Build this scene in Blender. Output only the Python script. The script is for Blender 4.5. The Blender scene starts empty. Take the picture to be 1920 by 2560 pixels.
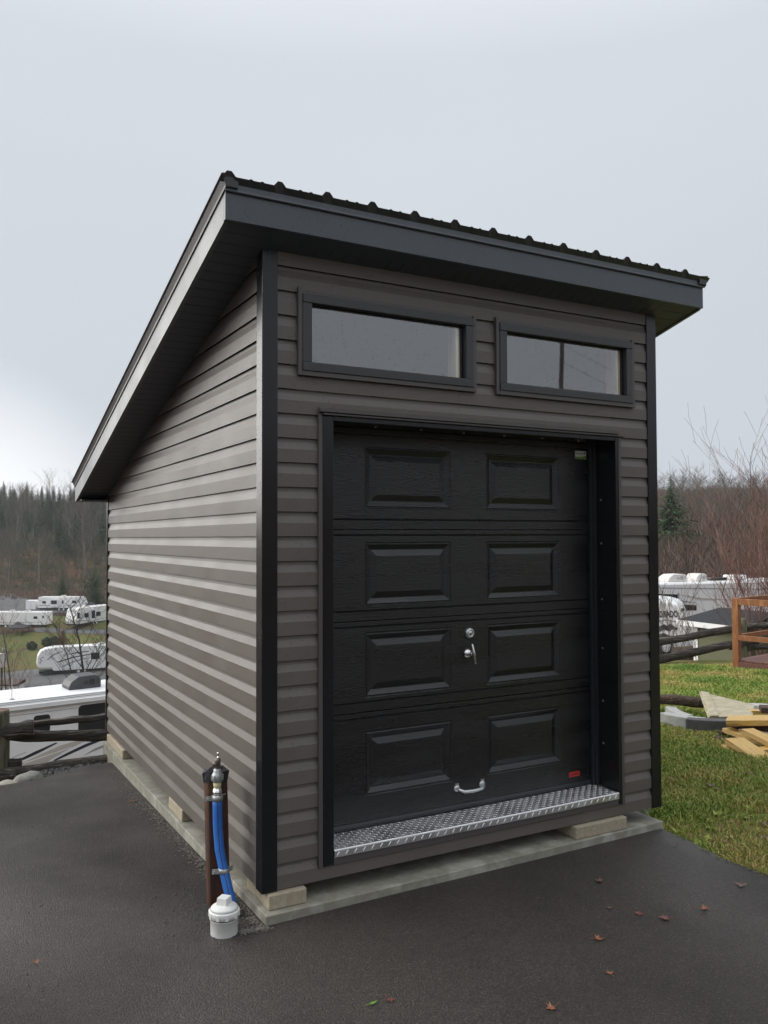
import bpy, bmesh, math, random
from mathutils import Vector, Matrix, noise
from mathutils.geometry import delaunay_2d_cdt
R = math.radians
S = bpy.context.scene
COL = S.collection

# ------------------------------------------------------------------ camera
CAM = Vector((-1.30905, -3.49939, 1.55883))
RT = Vector((0.87619047, -0.48195477, -0.00313968))
UP = Vector((-0.01183302, -0.0280238, 0.99953722))
FW = Vector((0.48181971, 0.87574783, 0.03025717))
FPX = 2089.68
cd = bpy.data.cameras.new("camera")
cam = bpy.data.objects.new("camera", cd)
COL.objects.link(cam)
M4 = Matrix.Identity(4)
for i in range(3):
    M4[i][0] = RT[i]; M4[i][1] = UP[i]; M4[i][2] = -FW[i]; M4[i][3] = CAM[i]
cam.matrix_world = M4
cd.sensor_fit = 'HORIZONTAL'; cd.sensor_width = 36.0
cd.lens = FPX / 1920 * 36.0
cd.clip_start = 0.05; cd.clip_end = 3000
S.camera = cam

# ------------------------------------------------------------------ world: overcast sky, brighter low in the back left
W = bpy.data.worlds.new("World"); S.world = W
W.use_nodes = True
nt = W.node_tree; nt.nodes.clear()
def wn(t): return nt.nodes.new(t)
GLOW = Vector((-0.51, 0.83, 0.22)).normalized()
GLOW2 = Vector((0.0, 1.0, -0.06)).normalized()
SUN_DIR = Vector((-0.78, 0.30, 0.55)).normalized()
o_ = wn('ShaderNodeOutputWorld'); bg = wn('ShaderNodeBackground'); bg.inputs[1].default_value = 0.1
sky = wn('ShaderNodeTexSky'); sky.sky_type = 'NISHITA'; sky.sun_disc = False
sky.sun_elevation = math.asin(SUN_DIR.z); sky.sun_rotation = math.atan2(SUN_DIR.x, SUN_DIR.y)
sky.air_density = 1.0; sky.dust_density = 4.0
tc = wn('ShaderNodeTexCoord')
sx = wn('ShaderNodeSeparateXYZ'); nt.links.new(tc.outputs['Generated'], sx.inputs[0])
cr = wn('ShaderNodeValToRGB')
e = cr.color_ramp.elements
e[0].position = 0.0; e[0].color = (0.55, 0.585, 0.635, 1)
e[1].position = 1.0; e[1].color = (1.22, 1.26, 1.31, 1)
m = cr.color_ramp.elements.new(0.2); m.color = (0.565, 0.605, 0.66, 1)
m = cr.color_ramp.elements.new(0.5); m.color = (0.62, 0.655, 0.70, 1)
m = cr.color_ramp.elements.new(0.75); m.color = (1.02, 1.06, 1.11, 1)
nt.links.new(sx.outputs[2], cr.inputs[0])
ten = wn('ShaderNodeVectorMath'); ten.operation = 'SCALE'; ten.inputs['Scale'].default_value = 8.25
nt.links.new(cr.outputs[0], ten.inputs[0])
mx = wn('ShaderNodeMix'); mx.data_type = 'RGBA'; mx.inputs['Factor'].default_value = 0.96
nt.links.new(sky.outputs[0], mx.inputs['A']); nt.links.new(ten.outputs[0], mx.inputs['B'])
# soft cloud layer
nz = wn('ShaderNodeTexNoise'); nz.inputs['Scale'].default_value = 1.6; nz.inputs['Detail'].default_value = 3
mp = wn('ShaderNodeMapping'); mp.inputs['Scale'].default_value = (1, 1, 2.5)
nt.links.new(tc.outputs['Generated'], mp.inputs[0]); nt.links.new(mp.outputs[0], nz.inputs['Vector'])
mr = wn('ShaderNodeMapRange'); mr.inputs['From Min'].default_value = 0.25; mr.inputs['From Max'].default_value = 0.75
mr.inputs['To Min'].default_value = 0.97; mr.inputs['To Max'].default_value = 1.03
nt.links.new(nz.outputs[0], mr.inputs['Value'])
# low sky glow, strong lobe added out of frame to light the left wall
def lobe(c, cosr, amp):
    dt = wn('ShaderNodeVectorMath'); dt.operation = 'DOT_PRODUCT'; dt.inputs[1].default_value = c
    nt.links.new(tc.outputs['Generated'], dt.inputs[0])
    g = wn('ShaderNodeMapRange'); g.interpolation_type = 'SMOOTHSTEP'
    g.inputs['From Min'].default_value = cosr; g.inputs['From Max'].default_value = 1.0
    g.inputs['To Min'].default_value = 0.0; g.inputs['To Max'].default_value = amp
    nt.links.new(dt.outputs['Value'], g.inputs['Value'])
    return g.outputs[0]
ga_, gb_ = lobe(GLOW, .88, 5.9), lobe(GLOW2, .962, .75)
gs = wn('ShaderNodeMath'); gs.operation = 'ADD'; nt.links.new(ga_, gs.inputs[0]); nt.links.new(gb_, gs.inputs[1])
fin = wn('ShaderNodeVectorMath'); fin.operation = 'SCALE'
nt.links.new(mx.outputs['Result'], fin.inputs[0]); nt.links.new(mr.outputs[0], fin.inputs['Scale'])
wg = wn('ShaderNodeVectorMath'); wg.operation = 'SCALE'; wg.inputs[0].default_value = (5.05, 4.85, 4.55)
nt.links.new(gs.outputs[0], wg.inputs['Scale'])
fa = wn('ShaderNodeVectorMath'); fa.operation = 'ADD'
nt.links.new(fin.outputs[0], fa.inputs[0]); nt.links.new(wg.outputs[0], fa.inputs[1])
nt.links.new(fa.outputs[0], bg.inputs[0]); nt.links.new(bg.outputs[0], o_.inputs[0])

sd = bpy.data.lights.new("sun", 'SUN'); sd.energy = 1.4; sd.angle = R(40); sd.color = (1.0, 0.97, 0.92)
so = bpy.data.objects.new("sun", sd); COL.objects.link(so)
so.rotation_euler = SUN_DIR.to_track_quat('Z', 'Y').to_euler()

S.view_settings.view_transform = 'Standard'; S.view_settings.look = 'None'
S.view_settings.exposure = 0.45; S.view_settings.gamma = 1.0
S.cycles.max_bounces = 6; S.cycles.transparent_max_bounces = 12; S.cycles.volume_bounces = 1
try: S.cycles.use_denoising = True
except Exception: pass

# ------------------------------------------------------------------ helpers
def at(px, py, d):
    return CAM + d * (FW + (px - 960) / FPX * RT - (py - 1280) / FPX * UP)
def ray(px, py):
    return FW + (px - 960) / FPX * RT - (py - 1280) / FPX * UP
def hit(px, py, P, n):
    dd = ray(px, py); t = (P - CAM).dot(n) / dd.dot(n)
    return CAM + t * dd
def interp(tab, x):
    if x <= tab[0][0]: return tab[0][1]
    for (a, b), (c, d) in zip(tab, tab[1:]):
        if x <= c:
            t = (x - a) / (c - a)
            return b + (d - b) * t
    return tab[-1][1]
def sstep(a, b, x):
    t = min(1, max(0, (x - a) / (b - a))); return t * t * (3 - 2 * t)

TL = [(0, -.16), (4, -.165), (5.6, -.22), (6.4, -.34), (7.2, -.9), (10, -2.9), (18, -6.4), (26, -7.2), (34, -7.8), (60, -13), (100, -17), (118, -17.5), (150, -15.4), (165, -13), (185, -10.5), (250, 0), (330, 13), (420, 19), (900, 15)]
TR = [(0, -.16), (4, -.165), (5.2, -.15), (9, -.31), (13, -.5), (15.2, -.68), (17, -1.5), (21, -2.9), (30, -3.7), (45, -4.4), (70, -5), (110, -2), (200, 7), (320, 17), (420, 21), (900, 16)]
TB = [(0, -.16), (34, -.16), (60, 3.5), (110, 15), (200, 22), (900, 22)]     # unseen rise added behind the camera, darkens low reflections in the door
FH = Vector((FW.x, FW.y)).normalized(); RH = Vector((FH.y, -FH.x))
def G(x, y):
    v = Vector((x - CAM.x, y - CAM.y)); d = v.dot(FH); u = v.dot(RH); r = v.length
    th = math.degrees(math.atan2(u, d))
    de = r * math.cos(R(min(abs(th), 45)))
    w = sstep(-9, 9, th)
    z = interp(TL, de) * (1 - w) + interp(TR, de) * w
    k = 1 - sstep(75, 110, abs(th))
    z = z * k + interp(TB, r) * (1 - k)
    if de > 15: z += noise.noise(Vector((x * .03, y * .03, 0))) * min(2.0, (de - 15) * .02)
    return z
def ground_pt(px, py, lo=3, hi=600):
    dd = ray(px, py); t = lo
    while t < hi:
        P = CAM + t * dd
        if P.z < G(P.x, P.y): return P
        t *= 1.004
    return CAM + hi * dd
def ga(px, d):
    P = at(px, 1343, d); return Vector((P.x, P.y, G(P.x, P.y)))

class MB:
    def __init__(s): s.v = []; s.f = []; s.m = []; s.sm = []
    def add(s, vs, fs, mi=0, smooth=False):
        o = len(s.v); s.v.extend([tuple(v) for v in vs])
        for f in fs: s.f.append(tuple(i + o for i in f)); s.m.append(mi); s.sm.append(smooth)
    def quad(s, a, b, c, d, mi=0): s.add([a, b, c, d], [(0, 1, 2, 3)], mi)
    def tri(s, a, b, c, mi=0): s.add([a, b, c], [(0, 1, 2)], mi)
    def box(s, x0, y0, z0, x1, y1, z1, mi=0):
        s.hexa([(x0, y0, z0), (x1, y0, z0), (x1, y1, z0), (x0, y1, z0), (x0, y0, z1), (x1, y0, z1), (x1, y1, z1), (x0, y1, z1)], mi)
    def hexa(s, p, mi=0):
        s.add(p, [(0, 3, 2, 1), (4, 5, 6, 7), (0, 1, 5, 4), (1, 2, 6, 5), (2, 3, 7, 6), (3, 0, 4, 7)], mi)
    def prism(s, poly, a, b, mi=0, smooth=False):
        """poly: list of 3D points, extruded by vector (b)"""
        n = len(poly); P = [Vector(p) + Vector(a) for p in poly]; Q = [p + Vector(b) for p in P]
        s.add(P + Q, [tuple(range(n))[::-1], tuple(range(n, 2 * n))], mi)
        s.add(P + Q, [(i, (i + 1) % n, n + (i + 1) % n, n + i) for i in range(n)], mi, smooth)
    def tube(s, pts, rad, n=8, mi=0, caps=True, smooth=True, jit=0, rnd=None):
        pts = [Vector(p) for p in pts]; k = len(pts)
        if not hasattr(rad, '__len__'): rad = [rad] * k
        vs = []; ref = None
        for i, p in enumerate(pts):
            t = (pts[min(i + 1, k - 1)] - pts[max(i - 1, 0)]).normalized()
            if ref is None: ref = t.orthogonal().normalized()
            a = (ref - t * ref.dot(t)).normalized(); ref = a; b = t.cross(a)
            for j in range(n):
                an = 2 * math.pi * j / n; rr = rad[i]
                if jit: rr *= 1 + rnd.uniform(-jit, jit)
                vs.append(p + (a * math.cos(an) + b * math.sin(an)) * rr)
        fs = [(i * n + j, i * n + (j + 1) % n, (i + 1) * n + (j + 1) % n, (i + 1) * n + j) for i in range(k - 1) for j in range(n)]
        s.add(vs, fs, mi, smooth)
        if caps:
            s.add(vs[:n], [tuple(range(n))[::-1]], mi); s.add(vs[-n:], [tuple(range(n))], mi)
    def lathe(s, prof, c=(0, 0, 0), n=24, mi=0, smooth=True, axis='z'):
        vs = []
        for r, z in prof:
            for j in range(n):
                a = 2 * math.pi * j / n
                if axis == 'z': vs.append((c[0] + r * math.cos(a), c[1] + r * math.sin(a), c[2] + z))
                else: vs.append((c[0] + r * math.cos(a), c[1] + z, c[2] + r * math.sin(a)))
        k = len(prof)
        s.add(vs, [(i * n + j, i * n + (j + 1) % n, (i + 1) * n + (j + 1) % n, (i + 1) * n + j) for i in range(k - 1) for j in range(n)], mi, smooth)
    def build(s, name, mats, parent=None, bev=0, seg=2, loc=None, recalc=True):
        me = bpy.data.meshes.new(name); me.from_pydata(s.v, [], s.f)
        if not isinstance(mats, (list, tuple)): mats = [mats]
        for m_ in mats: me.materials.append(m_)
        me.polygons.foreach_set('material_index', s.m); me.polygons.foreach_set('use_smooth', s.sm)
        me.update()
        bm = bmesh.new(); bm.from_mesh(me)
        bmesh.ops.remove_doubles(bm, verts=bm.verts, dist=1e-5)
        if recalc and len(bm.faces) < 60000: bmesh.ops.recalc_face_normals(bm, faces=bm.faces)
        bm.to_mesh(me); bm.free()
        o = bpy.data.objects.new(name, me); COL.objects.link(o)
        if parent: o.parent = parent
        if loc is not None: o.location = loc
        if bev:
            b = o.modifiers.new('bevel', 'BEVEL'); b.width = bev; b.segments = seg; b.limit_method = 'ANGLE'; b.angle_limit = R(40)
        return o
def tag(o, label=None, cat=None, group=None, kind=None):
    if label: o['label'] = label
    if cat: o['category'] = cat
    if group: o['group'] = group
    if kind: o['kind'] = kind
    return o
def thing(name, label, cat, loc=(0, 0, 0), rz=0, group=None):
    o = bpy.data.objects.new(name, None); COL.objects.link(o)
    o.location = loc; o.rotation_euler = (0, 0, rz); o.empty_display_size = .2
    return tag(o, label, cat, group)
def copy_thing(o, loc, rz=0, sc=1.0, label=None):
    c = o.copy(); COL.objects.link(c); c.location = loc; c.rotation_euler = (0, 0, rz)
    c.scale = sc if hasattr(sc, '__len__') else (sc, sc, sc)
    if label: c['label'] = label
    for ch in KIDS.get(o.name, []):
        d = ch.copy(); COL.objects.link(d); d.parent = c
    return c
KIDS = {}

# ------------------------------------------------------------------ materials
def mat(name, col, rough=.6, metal=0, spec=.5, var=None, vscale=8, vdetail=6, bump=0, bscale=60, bdetail=4, stretch=None,
        drops=0, rvar=0, rscale=3, rand=0, coat=0, vor=None, cut=(.35, .65), bdist=.01):
    m = bpy.data.materials.new(name); m.use_nodes = True
    t = m.node_tree; L = t.links; b = t.nodes['Principled BSDF']
    b.inputs['Base Color'].default_value = (*col, 1); b.inputs['Roughness'].default_value = rough
    b.inputs['Metallic'].default_value = metal; b.inputs['Specular IOR Level'].default_value = spec
    b.inputs['Coat Weight'].default_value = coat
    co = t.nodes.new('ShaderNodeTexCoord'); src = co.outputs['Object']
    if stretch:
        mpn = t.nodes.new('ShaderNodeMapping'); mpn.inputs['Scale'].default_value = stretch
        L.new(src, mpn.inputs[0]); src = mpn.outputs[0]
    csock = None
    if var:
        n = t.nodes.new('ShaderNodeTexNoise'); n.inputs['Scale'].default_value = vscale; n.inputs['Detail'].default_value = vdetail
        n.inputs['Roughness'].default_value = .65
        L.new(src, n.inputs['Vector'])
        r = t.nodes.new('ShaderNodeValToRGB'); L.new(n.outputs[0], r.inputs[0])
        cols = [col] + (list(var) if hasattr(var[0], '__len__') else [var])
        el = r.color_ramp.elements
        el[0].position = cut[0]; el[1].position = cut[1]
        el[0].color = (*cols[0], 1); el[1].color = (*cols[-1], 1)
        for i, c in enumerate(cols[1:-1]):
            q = el.new(cut[0] + (cut[1] - cut[0]) * (i + 1) / (len(cols) - 1)); q.color = (*c, 1)
        csock = r.outputs[0]
    if rand:
        oi = t.nodes.new('ShaderNodeObjectInfo'); hs = t.nodes.new('ShaderNodeHueSaturation')
        mr_ = t.nodes.new('ShaderNodeMapRange'); mr_.inputs['To Min'].default_value = 1 - rand; mr_.inputs['To Max'].default_value = 1 + rand
        L.new(oi.outputs['Random'], mr_.inputs['Value']); L.new(mr_.outputs[0], hs.inputs['Value'])
        if csock: L.new(csock, hs.inputs['Color'])
        else: hs.inputs['Color'].default_value = (*col, 1)
        csock = hs.outputs[0]
    if csock: L.new(csock, b.inputs['Base Color'])
    if rvar:
        n2 = t.nodes.new('ShaderNodeTexNoise'); n2.inputs['Scale'].default_value = rscale; n2.inputs['Detail'].default_value = 4
        L.new(src, n2.inputs['Vector'])
        q = t.nodes.new('ShaderNodeMapRange'); q.inputs['From Min'].default_value = .35; q.inputs['From Max'].default_value = .65
        q.inputs['To Min'].default_value = rough - rvar; q.inputs['To Max'].default_value = rough + rvar
        L.new(n2.outputs[0], q.inputs['Value']); L.new(q.outputs[0], b.inputs['Roughness'])
    hsrc = None
    if bump:
        if vor:
            n3 = t.nodes.new('ShaderNodeTexVoronoi'); n3.inputs['Scale'].default_value = bscale; hs_ = n3.outputs['Distance']
        else:
            n3 = t.nodes.new('ShaderNodeTexNoise'); n3.inputs['Scale'].default_value = bscale; n3.inputs['Detail'].default_value = bdetail; hs_ = n3.outputs[0]
        L.new(src, n3.inputs['Vector'])
        bu = t.nodes.new('ShaderNodeBump'); bu.inputs['Strength'].default_value = bump; bu.inputs['Distance'].default_value = bdist
        if vor: bu.invert = True
        L.new(hs_, bu.inputs['Height']); L.new(bu.outputs[0], b.inputs['Normal']); hsrc = bu
    if drops:   # beads of rain water standing on the surface
        vo = t.nodes.new('ShaderNodeTexVoronoi'); vo.inputs['Scale'].default_value = 130; vo.inputs['Randomness'].default_value = 1
        L.new(co.outputs['Object'], vo.inputs['Vector'])
        sel = t.nodes.new('ShaderNodeSeparateColor'); L.new(vo.outputs['Color'], sel.inputs[0])
        th = t.nodes.new('ShaderNodeMath'); th.operation = 'GREATER_THAN'; th.inputs[1].default_value = 1 - drops
        L.new(sel.outputs[0], th.inputs[0])
        dm = t.nodes.new('ShaderNodeMapRange'); dm.inputs['From Min'].default_value = .12; dm.inputs['From Max'].default_value = .3
        dm.inputs['To Min'].default_value = 1; dm.inputs['To Max'].default_value = 0
        L.new(vo.outputs['Distance'], dm.inputs['Value'])
        mm = t.nodes.new('ShaderNodeMath'); mm.operation = 'MULTIPLY'; L.new(dm.outputs[0], mm.inputs[0]); L.new(th.outputs[0], mm.inputs[1])
        bu2 = t.nodes.new('ShaderNodeBump'); bu2.inputs['Strength'].default_value = 1; bu2.inputs['Distance'].default_value = .004
        L.new(mm.outputs[0], bu2.inputs['Height'])
        if hsrc: L.new(hsrc.outputs[0], bu2.inputs['Normal'])
        L.new(bu2.outputs[0], b.inputs['Normal'])
    return m

M = {}
M['siding'] = mat('siding', (.114, .099, .089), .44, spec=.5, var=(.131, .115, .103), vscale=3, drops=.10, bump=.04, bscale=90, stretch=(1, 1, 1), rvar=.04)
M['black'] = mat('black_metal', (.010, .011, .013), .24, spec=.45, drops=.08, rvar=.04)
M['strip'] = mat('rubber_strip', (.016, .018, .021), .4)
M['fascia'] = mat('fascia_metal', (.072, .086, .100), .36, spec=.5, drops=.10, rvar=.05)  # bluish lens veil along the roof edge is put into this colour
M['roof'] = mat('roof_metal', (.035, .037, .04), .45, spec=.5, var=(.05, .05, .052), vscale=14)
M['soffit'] = mat('soffit', (.060, .072, .090), .5)  # lightened and blued: lens veil under the eaves mixed into the base colour
M['trim'] = mat('brown_trim', (.085, .076, .073), .38, drops=.10)
M['wframe'] = mat('window_frame', (.045, .045, .048), .4, drops=.10)
M['door'] = mat('door_steel', (.0085, .0086, .0098), .31, spec=.6, var=(.0115, .0116, .0130), vscale=2.2, stretch=(1, 1, 7), bump=.38, bscale=40, bdetail=10, bdist=.006, rvar=.14, rscale=1.4)
M['chrome'] = mat('chrome', (.75, .75, .74), .18, metal=1)
M['satin'] = mat('satin_aluminium', (.62, .63, .63), .38, metal=1)
M['plate'] = mat('diamond_plate', (.66, .66, .67), .46, metal=1, rvar=.10, rscale=9, var=(.74, .74, .75), vscale=25)
M['red'] = mat('red_sticker', (.55, .03, .03), .4)
M['white'] = mat('white_print', (.75, .75, .74), .5)
M['green'] = mat('green_print', (.17, .30, .05), .5)
M['wood'] = mat('pale_stud', (.86, .75, .58), .7, var=(.74, .60, .42), vscale=30, stretch=(1, 1, .1))
M['inside'] = mat('interior', (.30, .25, .19), .9)
M['concrete'] = mat('concrete', (.32, .31, .26), .72, var=[(.22, .21, .17), (.36, .35, .30)], vscale=5, bump=.3, bscale=120, rvar=.1)
M['block'] = mat('tan_block', (.30, .255, .18), .9, var=(.40, .35, .26), vscale=60, bump=.5, bscale=220, bdist=.004)
M['rust'] = mat('rusty_brown_post', (.085, .033, .018), .55, var=[(.045, .02, .013), (.12, .045, .02)], vscale=14, stretch=(1, 1, .25), bump=.3, bscale=80)
M['cap'] = mat('black_rag', (.022, .022, .028), .7, bump=.8, bscale=40)
M['hose'] = mat('blue_pipe', (.02, .115, .42), .42, var=(.03, .15, .5), vscale=20)
M['dark'] = mat('dark_line', (.01, .012, .02), .6)
M['zinc'] = mat('zinc', (.42, .44, .43), .45, metal=.6, var=(.3, .31, .31), vscale=50)
M['brass'] = mat('weathered_brass', (.12, .095, .08), .5, metal=.6, var=(.2, .16, .13), vscale=60)
M['tape'] = mat('cream_tape', (.6, .55, .33), .6)
M['pvc'] = mat('white_pvc', (.72, .72, .70), .38, var=(.62, .62, .59), vscale=10)
M['pvcgrey'] = mat('pvc_primer_grey', (.36, .36, .35), .6)
M['paint'] = mat('rv_white', (.87, .87, .865), .35, var=(.80, .80, .795), vscale=1.2)
M['rvroof'] = mat('rv_roof', (.80, .81, .82), .5, var=(.72, .73, .74), vscale=1.5)
M['glassd'] = mat('tinted_glass', (.02, .024, .028), .08, spec=.6)
M['beige'] = mat('beige_stripe', (.52, .49, .44), .4)
M['navy'] = mat('dark_stripe', (.03, .034, .05), .4)
M['grey'] = mat('grey_stripe', (.34, .35, .36), .4)
M['acdark'] = mat('ac_shroud_dark', (.045, .047, .052), .5, var=(.065, .067, .07), vscale=3)
M['acwhite'] = mat('ac_shroud_white', (.66, .63, .60), .5)
M['rubber'] = mat('rubber', (.02, .02, .02), .8)
M['log'] = mat('weathered_log', (.095, .082, .066), .85, var=[(.035, .03, .025), (.20, .18, .15)], vscale=5, stretch=(.5, 5, 9), bump=1, bscale=10, bdist=.03)
M['logcut'] = mat('cut_log', (.16, .09, .06), .8, var=(.08, .05, .035), vscale=20)
M['post'] = mat('mossy_post', (.13, .125, .085), .9, var=[(.18, .175, .115), (.075, .068, .05)], vscale=10, stretch=(4, 4, .4), bump=.8, bscale=20)
M['rock'] = mat('field_stone', (.15, .15, .13), .75, var=[(.25, .25, .22), (.09, .09, .075)], vscale=7, bump=.5, bscale=30)
M['rockpale'] = mat('pale_stone', (.36, .34, .29), .8, var=(.26, .25, .21), vscale=9, bump=.4, bscale=40)
M['cedar'] = mat('cedar', (.29, .115, .035), .5, var=[(.20, .07, .02), (.36, .16, .055)], vscale=7, stretch=(2, 2, .5), bump=.2, bscale=60)
M['deck'] = mat('deck_stain', (.15, .063, .043), .45, var=(.11, .045, .032), vscale=8, stretch=(.4, 4, 4))
M['lumber'] = mat('wet_lumber', (.58, .35, .09), .4, var=[(.30, .15, .04), (.66, .43, .14), (.60, .37, .10), (.72, .50, .18), (.34, .17, .045)], vscale=5, stretch=(.6, 9, 9), bump=.4, bscale=30, cut=(.28, .72))
M['oldwood'] = mat('weathered_board', (.56, .50, .35), .65, var=[(.42, .37, .25), (.64, .58, .43)], vscale=5, stretch=(.5, 6, 6), bump=.3, bscale=40)
M['bark'] = mat('bark_board', (.10, .06, .04), .85, var=(.05, .03, .022), vscale=12, bump=.8, bscale=30)
M['edging'] = mat('grey_edging', (.50, .50, .485), .85, var=(.36, .36, .345), vscale=20, bump=.4, bscale=90)
M['edgingdk'] = mat('dark_edging', (.075, .075, .08), .8, var=(.11, .11, .115), vscale=20, bump=.4, bscale=90)
M['shingle'] = mat('shingle', (.035, .037, .042), .9, spec=.15, var=(.055, .058, .064), vscale=30)
M['olive'] = mat('olive_siding', (.11, .115, .06), .7, var=(.13, .135, .075), vscale=6, stretch=(.2, .2, 8))
M['canvas'] = mat('grey_canvas', (.05, .05, .054), .8)

# asphalt: fine wet aggregate
def asphalt_mat():
    m = bpy.data.materials.new('asphalt'); m.use_nodes = True; t = m.node_tree; L = t.links; b = t.nodes['Principled BSDF']
    co = t.nodes.new('ShaderNodeTexCoord'); src = co.outputs['Object']
    n1 = t.nodes.new('ShaderNodeTexNoise'); n1.inputs['Scale'].default_value = .7; n1.inputs['Detail'].default_value = 5
    n2 = t.nodes.new('ShaderNodeTexNoise'); n2.inputs['Scale'].default_value = 210; n2.inputs['Detail'].default_value = 6; n2.inputs['Roughness'].default_value = .7
    vo = t.nodes.new('ShaderNodeTexVoronoi'); vo.inputs['Scale'].default_value = 125
    vs = t.nodes.new('ShaderNodeTexVoronoi'); vs.inputs['Scale'].default_value = 230
    for n in (n1, n2, vo, vs): L.new(src, n.inputs['Vector'])
    r1 = t.nodes.new('ShaderNodeValToRGB'); e = r1.color_ramp.elements
    e[0].position = .36; e[0].color = (.0200, .0170, .0155, 1); e[1].position = .64; e[1].color = (.045, .0387, .0348, 1)
    L.new(n1.outputs[0], r1.inputs[0])
    sp = t.nodes.new('ShaderNodeSeparateColor'); L.new(vs.outputs['Color'], sp.inputs[0])
    rp = t.nodes.new('ShaderNodeValToRGB'); e = rp.color_ramp.elements
    e[0].position = 0; e[0].color = (.55, .55, .55, 1); e[1].position = 1; e[1].color = (2.6, 2.4, 2.2, 1)
    q = e.new(.6); q.color = (1, .98, .96, 1); q = e.new(.90); q.color = (1.6, 1.52, 1.42, 1)
    L.new(sp.outputs[0], rp.inputs[0])
    mu = t.nodes.new('ShaderNodeMix'); mu.data_type = 'RGBA'; mu.blend_type = 'MULTIPLY'; mu.inputs['Factor'].default_value = 1
    L.new(r1.outputs[0], mu.inputs['A']); L.new(rp.outputs[0], mu.inputs['B']); L.new(mu.outputs['Result'], b.inputs['Base Color'])
    rr = t.nodes.new('ShaderNodeMapRange'); rr.inputs['From Min'].default_value = .35; rr.inputs['From Max'].default_value = .65
    rr.inputs['To Min'].default_value = .80; rr.inputs['To Max'].default_value = .44
    L.new(n1.outputs[0], rr.inputs['Value']); L.new(rr.outputs[0], b.inputs['Roughness'])
    ad = t.nodes.new('ShaderNodeMath'); ad.operation = 'MULTIPLY_ADD'; ad.inputs[1].default_value = -.45; L.new(vo.outputs['Distance'], ad.inputs[0]); L.new(n2.outputs[0], ad.inputs[2])
    bu = t.nodes.new('ShaderNodeBump'); bu.inputs['Strength'].default_value = .95; bu.inputs['Distance'].default_value = .005
    L.new(ad.outputs[0], bu.inputs['Height']); L.new(bu.outputs[0], b.inputs['Normal'])
    b.inputs['Specular IOR Level'].default_value = .4
    return m
M['asphalt'] = asphalt_mat()
M['crumb'] = mat('asphalt_crumb', (.022, .022, .024), .6, var=(.06, .058, .058), vscale=30, bump=.5, bscale=150)
M['grit'] = mat('pale_grit', (.20, .18, .15), .85, var=(.09, .085, .08), vscale=60)

# valley / hill ground
def terrain_mat():
    m = bpy.data.materials.new('terrain'); m.use_nodes = True; t = m.node_tree; L = t.links; b = t.nodes['Principled BSDF']
    co = t.nodes.new('ShaderNodeTexCoord'); src = co.outputs['Object']
    n1 = t.nodes.new('ShaderNodeTexNoise'); n1.inputs['Scale'].default_value = .055; n1.inputs['Detail'].default_value = 8; n1.inputs['Roughness'].default_value = .7
    n2 = t.nodes.new('ShaderNodeTexNoise'); n2.inputs['Scale'].default_value = .5; n2.inputs['Detail'].default_value = 8; n2.inputs['Roughness'].default_value = .7
    L.new(src, n1.inputs['Vector']); L.new(src, n2.inputs['Vector'])
    r1 = t.nodes.new('ShaderNodeValToRGB'); e = r1.color_ramp.elements
    e[0].position = .36; e[0].color = (.050, .048, .022, 1); e[1].position = .66; e[1].color = (.085, .050, .036, 1)
    q = e.new(.48); q.color = (.105, .055, .034, 1); q = e.new(.57); q.color = (.060, .045, .030, 1)
    L.new(n1.outputs[0], r1.inputs[0])
    r2 = t.nodes.new('ShaderNodeValToRGB'); e = r2.color_ramp.elements
    e[0].position = .3; e[0].color = (.45, .45, .45, 1); e[1].position = .7; e[1].color = (1.4, 1.4, 1.4, 1)
    L.new(n2.outputs[0], r2.inputs[0])
    mu = t.nodes.new('ShaderNodeMix'); mu.data_type = 'RGBA'; mu.blend_type = 'MULTIPLY'; mu.inputs['Factor'].default_value = 1
    L.new(r1.outputs[0], mu.inputs['A']); L.new(r2.outputs[0], mu.inputs['B']); L.new(mu.outputs['Result'], b.inputs['Base Color'])
    b.inputs['Roughness'].default_value = .95; b.inputs['Specular IOR Level'].default_value = .1
    bu = t.nodes.new('ShaderNodeBump'); bu.inputs['Strength'].default_value = .6; bu.inputs['Distance'].default_value = .5
    L.new(n2.outputs[0], bu.inputs['Height']); L.new(bu.outputs[0], b.inputs['Normal'])
    return m
M['terrain'] = terrain_mat()
M['lawn'] = mat('lawn_soil', (.12, .14, .04), .95, spec=.1, var=[(.18, .14, .06), (.09, .12, .03), (.15, .16, .045)], vscale=1.6, vdetail=10, bump=.8, bscale=25, bdist=.03)
M['meadow'] = mat('meadow', (.11, .13, .035), .95, spec=.1, var=[(.13, .10, .045), (.09, .12, .03), (.15, .11, .05)], vscale=.16, vdetail=10)
M['gravel'] = mat('gravel_road', (.10, .10, .105), .9, spec=.2, var=(.14, .137, .135), vscale=.5, vdetail=8)

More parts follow.
